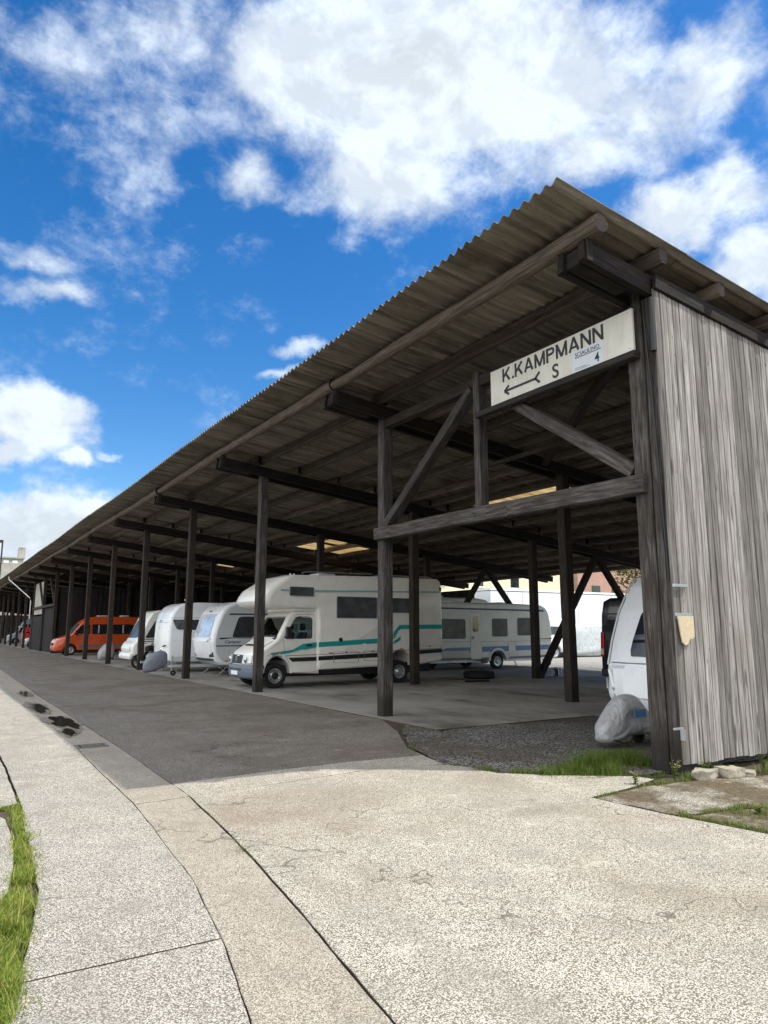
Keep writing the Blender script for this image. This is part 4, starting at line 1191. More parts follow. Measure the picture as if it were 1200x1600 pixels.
# --- round-topped small caravan
pB = [(.22, .38), (.08, .46), (.02, .7), (.0, 1.2), (.03, 1.8), (.07, 2.05), (.17, 2.32), (.36, 2.54), (.65, 2.66), (1.2, 2.70), (4.6, 2.68), (4.95, 2.5), (5.05, 2.0), (5.1, .6), (5.0, .38)] + arch(2.9, .36, .38, 10, .39)[::-1]
cb = caravan('caravan', 'white round-topped caravan with a slanting dark side window and smooth upright front', (7.80, 29.08, 0), 0, round_top(pB, .06, 3), 2.12, 'cwhite', .12, .62, 2.9, .36, True, bulge)
SYB = -1.06
side_panel(cb, 'window', rounded([(.32, 1.62), (.14, 2.02), (1.7, 2.02), (1.7, 1.62)], [.12, .06, .06, .06], 4), SYB, 'glass', .012, 'cgrey', .02)
strip_z(cb, 'trim_line', band(.12, 4.9, 2.08, .012), SYB, 'bumper'); strip_z(cb, 'trim_line', band(.12, 4.9, 1.2, .01), SYB, 'cgrey')
side_panel(cb, 'skirt', [(.2, .42), (.15, .60), (2.4, .60), (2.4, .42)], SYB, 'cgrey', .006)
front_quad(cb, 'front_seam', (1.90, 1.93), pB[1:10], 1.0, 1.0, 'cgrey', .010, 3)
front_quad(cb, 'badge', (1.955, 1.99), pB[1:10], .15, .15, 'navy', .012, 3)
for s_ in (-1, 1):
    m = MB(); m.tube([(-.02, s_ * .72, .98), (-.09, s_ * .72, .98), (-.09, s_ * .92, 1.02), (-.02, s_ * .96, 1.03)], .018, 8); m.build('grab_handle', M['black'], cb)
m = MB(); m.lathe([(.05, -.03), (.07, 0), (.05, .03)], (-.05, -.35, .86), 14, 'x'); m.build('crank_socket', M['chrome'], cb)
m = MB(); m.box(-.05, -.02, -.10, .3, .70, .80); m.build('plate_holder', M['whitepaint'], cb)
m = MB(); m.lathe([(.05, 0), (.05, .12), (.09, .14), (.09, .17), (0, .18)], (.9, -.3, 2.66), 14, 'z'); m.build('roof_vent', M['whitepaint'], cb)

# --- white coachbuilt camper with raked nose
pC = [(.10, .45), (.02, .6), (.0, .85), (.06, 1.02), (.22, 1.15), (.42, 1.52), (.70, 2.12), (.86, 2.38), (1.1, 2.48), (4.6, 2.55), (4.9, 2.4), (5.0, 1.2), (4.95, .45)] + arch(3.9, .38, .45, 10, .46)[::-1] + arch(.95, .36, .45, 10, .46)[::-1]
cc_ = thing('camper_van', 'white camper with steeply raked nose and thin dark side stripes behind the round-topped caravan', 'camper', (7.45, 33.3, 0))
rprism_wide(round_top(pC, .05, 3), 2.05, .10).warp(bulge).build('body', M['white'], cc_)
side_panel(cc_, 'window', rounded([(.55, 1.28), (.98, 2.05), (1.5, 2.05), (1.5, 1.28)], [.06, .1, .05, .05], 4), -1.025, 'glass', .01, 'black', .03)
side_panel(cc_, 'window', rrect(2.0, 3.4, 1.4, 2.05, .06), -1.025, 'glass', .01, 'black', .03)
for z in (1.02, 1.11, 1.2): strip_z(cc_, 'dark_stripe', band(.3, 4.8, z, .035), -1.025, 'navy')
front_quad(cc_, 'windscreen', (1.28, 2.05), pC[1:9], .82, .74, 'glassgrey', .014)
m = MB(); m.rprism(rounded([(-.06, .36), (-.10, .5), (-.04, .62), (.2, .62), (.2, .36)], .03), 2.0, .06); m.build('bumper', M['whitepaint'], cc_)
m = MB(); m.slab3([(.0, -.5, .66), (.0, .5, .66), (.03, .5, .95), (.03, -.5, .95)], (-.03, 0, 0)); m.build('grille', M['black'], cc_)
for s_ in (-1, 1):
    m = MB(); m.lathe([(0, -.03), (.10, -.025), (.12, 0)], (.0, s_ * .76, .8), 18, 'x'); m.build('headlight', M['lamp'], cc_)
for xx in (.95, 3.9):
    wheel(cc_, xx, -.88, .33, .2, -1); wheel(cc_, xx, .88, .33, .2, 1)
m = MB(); m.box(.2, 4.6, -.7, .7, .3, .5); m.build('chassis', M['black'], cc_)

# --- cream caravan with the blue band behind the motorhome (nose towards the back yard)
pD = [(.34, .42), (.22, .62), (.10, 1.0), (.06, 1.45), (.12, 1.95), (.24, 2.35), (.42, 2.58), (.75, 2.70), (2.0, 2.74), (6.6, 2.74), (6.9, 2.66), (7.05, 2.4), (7.08, 1.2), (7.0, .5), (6.8, .40)] + arch(3.3, .42, .40, 12, .41)[::-1]
cd = caravan('caravan', 'cream touring caravan with a blue waist band and three grey windows behind the ivory motorhome', (23.62, 24.35, 0), pi, round_top(pD, .06, 3), 2.3, 'cream', .09, 1.2, 3.3, .38, True, bulge, wr=.33, rim='rim')
SYD = 1.15   # the side that faces the camera once turned
def sp(name, pts, mat, t=.006, frame=None, fw=.03): return side_panel(cd, name, pts, SYD, mat, t, frame, fw, out=1)
# local x measured back from the nose at the right: local x = 23.62 - X
X_ = lambda X: 23.62 - X
for a, b_, z0, z1 in ((17.2, 18.58, 1.26, 2.06), (20.02, 20.86, 1.34, 2.10), (21.46, 22.5, 1.38, 2.14)):
    sp('window', rrect(X_(b_), X_(a), z0, z1, .09), 'glassgrey', .012, 'bumper', .03)
dw = sp('door', rrect(X_(19.42), X_(18.84), .42, 2.36, .10), 'cream', .012)
outl_m = MB(); b_pts = rrect(X_(19.42), X_(18.84), .42, 2.36, .10)
m = MB(); ins = inset_poly(b_pts, .015); n_ = len(b_pts)
b0 = m.add([(x, SYD + .014, z) for x, z in b_pts] + [(x, SYD + .014, z) for x, z in ins])
for i in range(n_): m.face((b0 + i, b0 + (i + 1) % n_, b0 + n_ + (i + 1) % n_, b0 + n_ + i))
m.build('seal', M['bumper'], dw)
m = MB(); m.prism(rrect(X_(19.26), X_(18.98), 1.55, 2.18, .04), SYD + .012, SYD + .02); m.build('door_window', M['glass'], dw)
m = MB(); m.lathe([(.035, .012), (.06, .03), (.06, .012)], (X_(18.95), SYD, 1.30), 16); m.build('handle', M['black'], dw)
def sd(name, pts, mat): return strip_z(cd, name, pts, SYD, mat, .004, 1)
sd('blue_band', [(X_(23.35), .78), (X_(19.45), .72), (X_(19.45), .93), (X_(23.38), .98)], 'blue')
sd('blue_band', [(X_(18.82), .71), (X_(17.0), .70), (X_(17.6), .90), (X_(18.82), .92)], 'blue')
sd('blue_stripe', [(X_(23.1), 2.42), (X_(16.7), 2.46), (X_(16.7), 2.52), (X_(23.0), 2.50)], 'navy')
sd('navy_line', [(X_(23.5), 1.28), (X_(23.42), 1.21), (X_(22.2), 1.23), (X_(23.3), 1.26)], 'navy')
sd('seam', band(X_(23.4), X_(16.7), 1.14, .012), 'bumper')
sd('grey_skirt', [(X_(23.2), .44), (X_(20.95), .42), (X_(20.95), .50), (X_(23.25), .55)], 'bumper')
sd('grey_skirt', [(X_(19.8), .42), (X_(16.7), .42), (X_(16.7), .52), (X_(19.8), .50)], 'bumper')
outline_pts = rrect(X_(21.3), X_(20.9), .72, 1.12, .03)
side_panel(cd, 'hatch', outline_pts, SYD, 'cream', .008, 'cgrey', .03, 1)
m = MB(); pts = arch(3.3, .52, .38, 14, .36); pin = arch(3.3, .43, .38, 14, .36); k_ = len(pts)
b0 = m.add([(x, SYD + .02, z) for x, z in pts] + [(x, SYD + .02, z) for x, z in pin] + [(x, SYD, z) for x, z in pts] + [(x, SYD - .1, z) for x, z in pin])
for i in range(k_ - 1):
    m.face((b0 + i, b0 + i + 1, b0 + k_ + i + 1, b0 + k_ + i), True); m.face((b0 + 2 * k_ + i, b0 + 2 * k_ + i + 1, b0 + i + 1, b0 + i), True); m.face((b0 + k_ + i, b0 + k_ + i + 1, b0 + 3 * k_ + i + 1, b0 + 3 * k_ + i), True)
m.build('wheel_arch', M['cgrey'], cd)
m = MB(); m.prism(rrect(X_(18.75), X_(17.3), .50, .78, .03), SYD + .004, SYD + .05); m.build('service_hatch', M['ivory2'], cd)
m = MB(); m.box(2.0, 2.5, -.3, .3, 2.72, 2.83); m.build('roof_hatch', M['cgrey'], cd, .03)
m = MB(); m.box(4.6, 5.1, -.3, .3, 2.72, 2.83); m.build('roof_hatch', M['cgrey'], cd, .03)

# --- second overcab motorhome, only its upper half shows above the blue-banded caravan
me_ = thing('motorhome', 'beige motorhome with black mirror, its roof showing above the blue-banded caravan', 'motorhome', (24.1, 28.4, 0), pi)
pE = [(2.0, .5), (2.0, 2.1), (.62, 2.25), (.40, 2.40), (.36, 2.62), (.50, 2.86), (.85, 3.08), (1.4, 3.16), (6.4, 3.18), (6.6, 3.0), (6.6, .55), (4.9, .5)]
rprism_wide(round_top(pE, .07, 3), 2.2, .09).build('body', M['ivory2'], me_)
pE2 = [(.1, .4), (.0, .6), (.05, .95), (.75, 1.3), (1.2, 2.0), (1.5, 2.18), (2.1, 2.18), (2.1, .4)]
MB().rprism(rounded(pE2, .05, 3), 1.95, .08).build('cab', M['ivory2'], me_)
front_quad(me_, 'windscreen', (1.36, 1.95), [(.75, 1.3), (1.2, 2.0)], .8, .7, 'glass', .02, 5, lambda x, y, z: (x, y, z))
side_panel(me_, 'window', rrect(2.6, 3.9, 1.6, 2.2, .06), 1.1, 'glass', .01, 'bumper', .03, 1)
strip_z(me_, 'brown_stripe', band(.7, 6.4, 2.72, .05), 1.1, 'bumper', .003, 1)
m = MB(); m.box(.95, 1.12, 1.0, 1.26, 2.62, 2.86); m.build('mirror', M['black'], me_, .03)
for xx in (.9, 4.9):
    wheel(me_, xx, .88, .34, .2, 1); wheel(me_, xx, -.88, .34, .2, -1)
m = MB(); m.box(3.0, 4.2, -.4, .4, 3.16, 3.27); m.build('roof_box', M['cgrey'], me_, .03)

# --- big white caravan behind the corner post, nose towards the road
pF = [(.10, .36), (.02, .50), (.0, .62), (.06, 1.05), (.20, 1.45), (.42, 1.90), (.75, 2.33), (1.0, 2.50), (1.5, 2.62), (5.5, 2.62), (5.9, 2.4), (6.0, 1.2), (5.9, .38)] + arch(3.5, .37, .37, 10, .39)[::-1]
def bulgeF(x, y, z):
    if x < 1.6:
        a = abs(y) / 1.15
        x = x + .10 * a ** 4 * max(0, 1.6 - x) - .06
        if z < .75: z = z + .10 * a ** 3 * (.75 - z) / .4
    return (x, y, z)
cf = caravan('caravan', 'white caravan with dark front window and round blue badge behind the corner post', (9.32, 6.98, 0), 0, round_top(pF, .05, 3), 2.34, 'cwhite', .13, 1.02, 3.5, .30, True, bulgeF)
pFf = pF[2:9]
m_ = front_quad(cf, 'front_window', (1.20, 1.93), pFf, .62, .56, 'glass', .02, 9, bulgeF)
front_quad(cf, 'seam', (1.085, 1.10), pFf, 1.04, 1.04, 'bumper', .012, 3, bulgeF)
front_quad(cf, 'locker_lid', (.58, 1.06), pFf, .70, .70, 'cwhite', .022, 7, bulgeF)
front_quad(cf, 'grey_band', (1.01, 1.055), pFf, 1.03, 1.03, 'cgrey', .013, 3, bulgeF)
m = MB(); m.lathe([(0, -.02), (.048, -.018), (.055, .0)], (-.045, .0, .72), 20, 'x'); bd = m.build('badge', M['blue'], cf)
m = MB(); m.lathe([(.024, -.003), (.030, -.003), (.030, 0), (.024, 0)], (-.068, .0, .72), 16, 'x'); m.build('ring', M['whitepaint'], bd)
for s_ in (-1, 1):
    m = MB(); m.tube([(.18, s_ * 1.11, 1.04), (.055, s_ * 1.02, .96), (.02, s_ * .93, .70), (.02, s_ * .91, .55)], .032, 10); m.build('grab_rail', M['cwhite'], cf)
    m = MB(); m.tube([(.10, s_ * 1.06, .86), (.02, s_ * 1.06, .84), (.02, s_ * 1.06, .68)], .013, 8); m.build('handle', M['galv'], cf)
    m = MB(); m.tube([bulgeF(x, s_ * 1.13, z) for x, z in pFf[1:7]], .016, 8); m.build('corner_trim', M['cgrey'], cf)
# silver cover sagging over its coupling
def hood(name, label, cat, loc, seed):
    m = MB(); n = 40
    rows = [(-.75, 0, .12, .24, .05), (-.70, .01, .07, .33, .12), (-.60, .02, .07, .42, .16), (-.50, .02, .08, .50, .18), (-.40, .01, .10, .60, .19), (-.34, 0, .12, .68, .17), (-.26, 0, .13, .715, .165), (-.12, 0, .14, .72, .17), (-.02, 0, .15, .70, .19), (.03, 0, .15, .60, .22), (.08, 0, .16, .48, .27), (.16, 0, .17, .42, .32), (.26, 0, .19, .38, .33), (.30, 0, .22, .34, .28)]
    for x, yc, zb, zt, hw in rows:
        for j in range(n):
            a = 2 * pi * j / n; c, s = cos(a), sin(a)
            k = hw * (1 + .35 * max(0, -s))
            y = math.copysign(abs(c) ** .8, c) * k; z = (zb + zt) / 2 + math.copysign(abs(s) ** .75, s) * (zt - zb) / 2
            f = (abs(mnoise.noise(Vector((x * 3 + seed, a * 1.8, z * 5)))) - .2) * .06 + .010 * sin(a * 6 + x * 9)
            m.V.append((x + f * .5, yc + y + f * c, z + f * .5 * s))
    R = len(rows)
    for i in range(R - 1):
        for j in range(n): m.face((i * n + j, i * n + (j + 1) % n, (i + 1) * n + (j + 1) % n, (i + 1) * n + j), True)
    m.face(list(range(n))[::-1]); m.face([(R - 1) * n + j for j in range(n)])
    o = thing(name, label, cat, loc)
    q = m.build('shell', M['tarpgrey'], o, sharp=80); md = q.modifiers.new('s', 'SUBSURF'); md.levels = 1; md.render_levels = 2
    m = MB(); m.tube([(-.60, -.14, .13), (-.50, -.2, .09), (-.36, -.22, .10), (-.3, -.2, .15)], .012, 8); m.build('cord', M['black'], o)
    m = MB(); m.slab3([(-.26, -.225, .42), (-.04, -.235, .42), (-.04, -.225, .52), (-.26, -.215, .52)], (0, -.012, 0)); m.build('print', M['blue'], o)
    return o
hood('drawbar_cover', 'silver cover with blue print sagging over the coupling of the caravan by the corner post', 'cover', (8.72, 7.05, -.02), 2)

# ================================================================== VANS AND CARS
def van(name, label, cat, loc, rotz, L=6.0, w=2.02, h=2.52, mat='orange', wins='camper', rear=False, scale=1.0, light_side=-1):
    t = thing(name, label, cat, loc, rotz)
    s = h / 2.52
    prof = [(.12, .26), (.02, .36), (.0, .55), (.03, .80), (.12, .98), (.50, 1.14), (.92, 1.30), (1.02, 1.38), (1.52, 2.02 * s), (1.78, 2.28 * s), (2.1, 2.44 * s), (2.6, 2.52 * s), (L - .35, 2.50 * s), (L - .10, 2.40 * s), (L - .02, 2.0 * s), (L, .9), (L, .42), (L - .05, .30)] + arch(L - 1.15, .40, .28, 12, .33)[::-1] + arch(.98, .40, .28, 12, .33)[::-1]
    def wf(x, y, z):
        k = 1 - .075 * max(0, z - 1.2) / 1.3
        if x < 1.1: k -= .12 * ((1.1 - x) / 1.1) ** 2.2
        return (x, y * k, z)
    rprism_wide(prof, w, .10).warp(wf).build('body', M[mat], t)
    def side(nm, pts, mt, th=.008, sides=(-1, 1)):
        out = []
        for sd_ in sides:
            m = MB(); m.prism(pts, sd_ * (w / 2 - .004), sd_ * (w / 2 + th)).warp(wf); out.append(m.build(nm, M[mt], t))
        return out
    side('door_window', rounded([(1.16, 1.38), (1.60, 1.96 * s), (2.10, 1.98 * s), (2.10, 1.38)], [.03, .06, .05, .05], 4), 'glass')
    if wins == 'camper':
        side('window', rounded([(2.25, 1.36), (2.25, 2.0 * s), (3.45, 2.0 * s), (3.45, 1.36)], .05, 3), 'glass')
        side('window', rounded([(3.55, 1.36), (3.55, 2.0 * s), (4.85, 2.0 * s), (4.85, 1.36)], .05, 3), 'glass')
        for xx in (2.62, 4.18):
            side('blind', [(xx, 1.42), (xx + .07, 1.42), (xx + .07, 1.94 * s), (xx, 1.94 * s)], 'cgrey', .011)
    elif wins == 'bus':
        side('window', rounded([(2.22, 1.36), (2.22, 1.98 * s), (L - .3, 1.94 * s), (L - .25, 1.36)], .06, 3), 'glass')
    side('lower_trim', [(1.5, .52), (L - 1.6, .52), (L - 1.6, .68), (1.5, .68)], 'bumper', .012)
    side('door_seam', [(2.17, .4), (2.18, .4), (2.18, 2.1 * s), (2.17, 2.1 * s)], 'black', .003)
    m = MB(); m.slab3([(1.00, -.84, 1.40), (1.00, .84, 1.40), (1.50, .74, 2.02 * s), (1.50, -.74, 2.02 * s)], (-.02, 0, .016)); m.build('windscreen', M['glassgrey'], t)
    for sd_ in (-1, 1):
        m = MB(); m.slab3([(.08, sd_ * .62, .78), (.34, sd_ * .90, .84), (.50, sd_ * .88, 1.10), (.22, sd_ * .60, 1.02)], (-.06, 0, .02)); m.build('headlight', M['lamp'], t, .01)
        m = MB(); m.box(1.22, 1.40, sd_ * (w / 2 - .06) - .11 * (sd_ < 0), sd_ * (w / 2 - .06) + .11 * (sd_ > 0), 1.28, 1.62); m.build('mirror', M['black'], t, .03)
        for xx in (.98, L - 1.15): wheel(t, xx, sd_ * (w / 2 - .15), .34, .22, sd_, 'rim')
        m = MB(); m.slab3([(L + .004, sd_ * (w / 2 - .03), .85), (L + .004, sd_ * (w / 2 - .16), .85), (L - .01, sd_ * (w / 2 - .17), 1.55), (L - .01, sd_ * (w / 2 - .055), 1.55)], (.02, 0, 0)); tl = m.build('tail_light', M['redlens'], t, .006)
        m = MB(); m.box(L + .018, L + .028, sd_ * (w / 2 - .095) - .05, sd_ * (w / 2 - .095) + .05, .92, 1.08); m.build('reversing_lamp', M['lamp'], tl)
        m = MB(); m.slab3([(L - .025, sd_ * .06, 1.32), (L - .025, sd_ * .78, 1.32), (L - .055, sd_ * .74, 2.05 * s), (L - .055, sd_ * .06, 2.05 * s)], (.03, 0, .005)); m.build('rear_window', M['glass'], t)
    m = MB(); m.rprism(rounded([(-.05, .26), (-.08, .42), (-.03, .60), (.2, .62), (.25, .26)], .03), w * .92, .08).warp(lambda x, y, z: (x + .25 * (abs(y) / (w / 2)) ** 3, y, z)); m.build('bumper', M['bumper' if mat != 'orange' else 'orange'], t)
    m = MB(); m.box(-.035, .03, -.45, .45, .62, .80); m.build('grille', M['black'], t)
    m = MB(); m.box(L - .1, L + .06, -w / 2 + .06, w / 2 - .06, .30, .52); m.build('rear_bumper', M['black'], t, .03)
    m = MB(); m.box(.6, L - .4, -.7, .7, .22, .45); m.build('underbody', M['black'], t)
    m = MB(); m.box(2.7, 3.3, -.3, .3, 2.51 * s, 2.60 * s); m.build('roof_hatch', M['cgrey'], t, .02)
    m = MB(); m.box(4.2, 4.7, -.3, .3, 2.50 * s, 2.62 * s); m.build('roof_hatch', M['cgrey'], t, .02)
    m = MB(); m.lathe([(.05, .0), (.07, .0), (.07, .012), (.05, .012), (.05, 0)], (L - .02, .55, 1.95 * s), 16, 'x'); m.build('badge', M['galv'], t)
    return t
van('camper_van', 'orange panel van camper with dark side windows parked by the dark partition', 'van', (6.85, 51.6, 0), 0, 6.0, 2.05, 2.52, 'orange')
van('panel_van', 'black van seen from behind with red tail lights beside the white caravan at the corner', 'van', (22.55, 13.42, 0), pi, 6.0, 2.05, 2.56, 'darkvan', 'bus')
van('delivery_van', 'small red van with its tail towards the road in the far bays of the shed', 'van', (12.2, 80.6, 0), pi, 4.3, 1.80, 1.92, 'red', 'bus')
van('high_roof_van', 'blue-grey high-roofed van at the far end of the shed', 'van', (7.9, 98, 0), 0, 5.6, 2.1, 3.0, 'greyvan', 'bus')
# small pale blue hatchback
hb = thing('hatchback', 'small white hatchback with pale blue windscreen nosing out beside the red van', 'car', (7.55, 76.2, 0))
ph = [(.10, .24), (.0, .36), (.03, .62), (.25, .82), (.95, .98), (1.55, 1.42), (1.95, 1.50), (3.1, 1.48), (3.55, 1.1), (3.62, .5), (3.55, .24)] + arch(2.95, .33, .24, 10, .28)[::-1] + arch(.72, .33, .24, 10, .28)[::-1]
rprism_wide(round_top(ph, .04, 2), 1.62, .12).warp(bulge).build('body', M['cwhite'], hb)
front_quad(hb, 'windscreen', (1.02, 1.40), [(.95, .98), (1.55, 1.42)], .68, .60, 'glassblue', .015, 5, lambda x, y, z: (x - .05, y, z))
side_panel(hb, 'window', rounded([(1.15, 1.0), (1.62, 1.38), (2.9, 1.38), (3.2, 1.0)], .05), -.81, 'glass', .008)
for xx in (.72, 2.95): wheel(hb, xx, -.70, .28, .18, -1); wheel(hb, xx, .70, .28, .18, 1)
for s_ in (-1, 1):
    m = MB(); m.slab3([(.05, s_ * .5, .56), (.16, s_ * .74, .60), (.26, s_ * .72, .76), (.14, s_ * .48, .72)], (-.05, 0, .02)); m.build('headlight', M['lamp'], hb, .01)

# --- little flat trailer with a lashed grey sheet, near the orange van
tr = thing('flat_trailer', 'small galvanised trailer with grey sheeted boxes in front of the orange van', 'trailer', (10.1, 42.3, 0))
m = MB(); m.box(-.2, 2.4, -.7, -.62, .42, .52); m.box(-.2, 2.4, .62, .7, .42, .52); m.box(-.2, -.12, -.7, .7, .42, .52); m.box(2.32, 2.4, -.7, .7, .42, .52); m.box(-.2, 2.4, -.62, .62, .50, .53)
m.beam((-.1, -.6, .42), (-1.0, 0, .42), .05, .07, None, 0, 3); m.beam((-.1, .6, .42), (-1.0, 0, .42), .05, .07, None, 0, 3); m.build('frame', M['galv'], tr)
wheel(tr, 1.2, -.82, .29, .17, -1, 'rim'); wheel(tr, 1.2, .82, .29, .17, 1, 'rim')
m = MB(); m.tube([(-.8, 0, .75), (-.8, 0, .12)], .025, 8); jk = m.build('jockey_wheel', M['galv'], tr)
m = MB(); m.lathe([(.03, -.03), (.10, -.03), (.10, .03), (.03, .03)], (-.78, 0, .10), 16); m.build('tyre', M['rubber'], jk)
m = MB(); m.box(1.9, 1.94, -.78, -.50, .7, 1.25); mk = m.build('marker_board', M['whitepaint'], tr, .01)
m = MB(); m.box(1.885, 1.90, -.73, -.55, .78, 1.18); m.build('red_panel', M['redlens'], mk)
cloth_blob('sheeted_load', 'pale grey sheeted bundle standing at the front of the small galvanised trailer', 'bundle',
           [(-.52, 0, .02, .4, .12), (-.42, 0, .0, .6, .32), (-.1, 0, .0, .95, .42), (.2, 0, .0, .98, .42), (.34, 0, .02, .8, .34)], M['tarpgrey'], seed=8, fold=.03, loc=(8.55, 42.6, 0))
cloth_blob('sheeted_load', 'light grey covered box lying on the bed of the small galvanised trailer', 'bundle',
           [(-.35, 0, .53, .8, .2), (-.25, 0, .53, 1.05, .4), (.2, 0, .53, 1.1, .42), (.5, 0, .53, 1.0, .4), (.6, 0, .55, .8, .2)], M['tarplight'], seed=12, fold=.02, loc=(10.7, 42.3, 0))
# motorcycle standing in front of the raked camper
mc = thing('motorcycle', 'black motorcycle with bright engine parked in front of the white raked-nose camper', 'motorcycle', (7.25, 31.4, 0), radians(8))
def ring_wheel(parent, x, r, tw):
    m = MB(); m.lathe([(r - tw, -tw * .55), (r - tw * .3, -tw * .6), (r, 0), (r - tw * .3, tw * .6), (r - tw, tw * .55), (r - tw, -tw * .55)], (x, 0, r), 28); t_ = m.build('wheel', M['rubber'], parent)
    m = MB()
    for i in range(9):
        a = 2 * pi * i / 9; m.tube([(x, 0, r), (x + (r - tw) * cos(a), 0, r + (r - tw) * sin(a))], .008, 6)
    m.build('spokes', M['galv'], t_)
ring_wheel(mc, .32, .31, .09); ring_wheel(mc, 1.72, .30, .11)
m = MB(); m.tube([(.32, -.09, .31), (.56, -.09, .98)], .022, 8); m.tube([(.32, .09, .31), (.56, .09, .98)], .022, 8); m.build('fork', M['galv'], mc)
m = MB(); m.rprism(rounded([(.60, .72), (.62, .92), (.85, .98), (1.10, .86), (1.10, .74)], .06), .30, .09); m.build('tank', M['black'], mc)
m = MB(); m.rprism(rounded([(1.06, .72), (1.10, .82), (1.45, .76), (1.85, .84), (1.85, .76), (1.5, .66)], .04), .26, .06); m.build('saddle', M['black'], mc)
m = MB(); m.rprism(rounded([(.72, .28), (.66, .5), (.80, .68), (1.12, .68), (1.22, .45), (1.15, .26)], .05), .30, .05); m.build('engine', M['galv'], mc)
m = MB(); m.tube([(.80, -.17, .45), (.95, -.20, .25), (1.9, -.20, .32)], .04, 10); m.build('exhaust', M['chrome'], mc)
m = MB(); m.tube([(.70, -.38, 1.04), (.58, -.2, 1.02), (.58, .2, 1.02), (.70, .38, 1.04)], .016, 8); m.build('handlebar', M['chrome'], mc)
m = MB(); m.lathe([(0, -.08), (.085, -.06), (.095, 0), (.05, .07), (0, .08)], (.48, 0, .90), 18, 'x'); m.build('headlight', M['chrome'], mc)
m = MB(); m.tube([(1.05, -.16, .3), (1.0, -.34, .02)], .014, 6); m.build('side_stand', M['galv'], mc)

# ================================================================== SMALL THINGS
ob = thing('chipboard_panel', 'torn piece of chipboard under a metal strip on the plank wall', 'board', (7.42, 5.20, 1.43))
m = MB(); bpts = [(-.14, .335), (.145, .335), (.15, .20), (.145, .10), (.10, .07), (.06, .075), (.02, .02), (-.03, .0), (-.08, .03), (-.10, .12)]
m.prism(bpts, -.012, .004); m.build('board', M['osb'], ob)
def stone(x, y, z, sx, sy, sz, rz_, label, seed):
    m = MB(); n = 7; idx = {}
    def p(i, j, k): return (i, j, k)
    import itertools
    bm_pts = []
    for f in range(6):
        for a in range(n):
            for b2 in range(n):
                u, v = -1 + 2 * a / (n - 1), -1 + 2 * b2 / (n - 1)
                q = {0: (u, v, -1), 1: (u, v, 1), 2: (u, -1, v), 3: (u, 1, v), 4: (-1, u, v), 5: (1, u, v)}[f]
                key = tuple(round(c, 4) for c in q)
                if key not in idx:
                    V = Vector(q); R = V.normalized() * 1.25
                    V = V.lerp(R, .25)
                    nn = mnoise.noise(Vector(q) * 1.3 + Vector((seed, 0, 0))) * .22 + mnoise.noise(Vector(q) * 3.5 + Vector((seed, 3, 0))) * .07
                    V = V * (1 + nn)
                    idx[key] = m.add([(V.x * sx, V.y * sy, V.z * sz)])
    for f in range(6):
        for a in range(n - 1):
            for b2 in range(n - 1):
                c4 = []
                for (aa, bb) in ((a, b2), (a + 1, b2), (a + 1, b2 + 1), (a, b2 + 1)):
                    u, v = -1 + 2 * aa / (n - 1), -1 + 2 * bb / (n - 1)
                    q = {0: (u, v, -1), 1: (u, v, 1), 2: (u, -1, v), 3: (u, 1, v), 4: (-1, u, v), 5: (1, u, v)}[f]
                    c4.append(idx[tuple(round(c, 4) for c in q)])
                m.face(c4 if f in (1, 2, 5) else c4[::-1], True)
    o = m.build('stone', M['stone'], None, loc=(x, y, z), rotz=rz_, sharp=50)
    return tag(o, label, 'stone', 'loose stones by the plank wall')
stone(7.33, 5.02, .035, .135, .10, .06, .3, 'flat broken stone nearest the corner post, yellowish with moss', 1)
stone(7.66, 4.94, .04, .12, .10, .06, -.2, 'pale block of stone to the right of the mossy stone at the plank wall', 5)
stone(7.95, 4.90, .01, .12, .07, .03, .5, 'small flat pale stone lying furthest from the corner post', 9)

ty = MB(); ty.lathe([(.30, .03), (.36, .0), (.47, .01), (.53, .06), (.53, .19), (.47, .235), (.36, .245), (.30, .215), (.30, .03)], (0, 0, 0), 40, 'z')
tag(ty.build('tyre', M['rubber'], None, loc=(15.85, 19.1, .002)), 'worn black tyre lying flat on the floor beside the ivory motorhome', 'tyre')
pk = MB(); pk.beam((0, 0, .03), (.75, -.25, .035), .12, .05, None, .004, .2, .006)
tag(pk.build('timber_offcut', M['tar'], None, loc=(14.3, 17.9, 0)), 'short dark timber offcut lying on the concrete near the rear of the motorhome', 'timber')
cr = thing('wire_crate', 'small empty wire crate on the floor between two posts', 'crate', (18.8, 18.4, 0), .2)
m = MB()
for z in (.03, .30):
    m.tube([(-.2, -.2, z), (.2, -.2, z), (.2, .2, z), (-.2, .2, z), (-.2, -.2, z)], .012, 6)
for a, b2 in ((-.2, -.2), (.2, -.2), (.2, .2), (-.2, .2), (0, -.2), (0, .2)): m.tube([(a, b2, .0), (a, b2, .32)], .012, 6)
m.build('frame', M['galv'], cr)
m = MB(); m.lathe([(0, .02), (.13, .02), (.13, .05), (.06, .07), (.06, .22), (.13, .24), (.13, .27), (0, .27)], (0, 0, 0), 16, 'z'); m.build('spool', M['black'], cr)
dg_ = thing('drain_grate', 'small cast iron drain grate set in the gutter strip beside the puddles', 'drain', (2.06, 10.93, 0))
m = MB(); m.box(-.2, .2, -.17, -.14, .002, .014); m.box(-.2, .2, .14, .17, .002, .014); m.box(-.2, -.17, -.14, .14, .002, .014); m.box(.17, .2, -.14, .14, .002, .014); m.build('frame', M['castiron'], dg_)
m = MB()
for i in range(7): m.box(-.135 + i * .042, -.113 + i * .042, -.14, .14, .003, .011)
m.build('grid', M['castiron'], dg_)
m = MB(); m.box(-.17, .17, -.14, .14, .0005, .0012 + .001); m.build('shaft', M['rubber'], dg_)

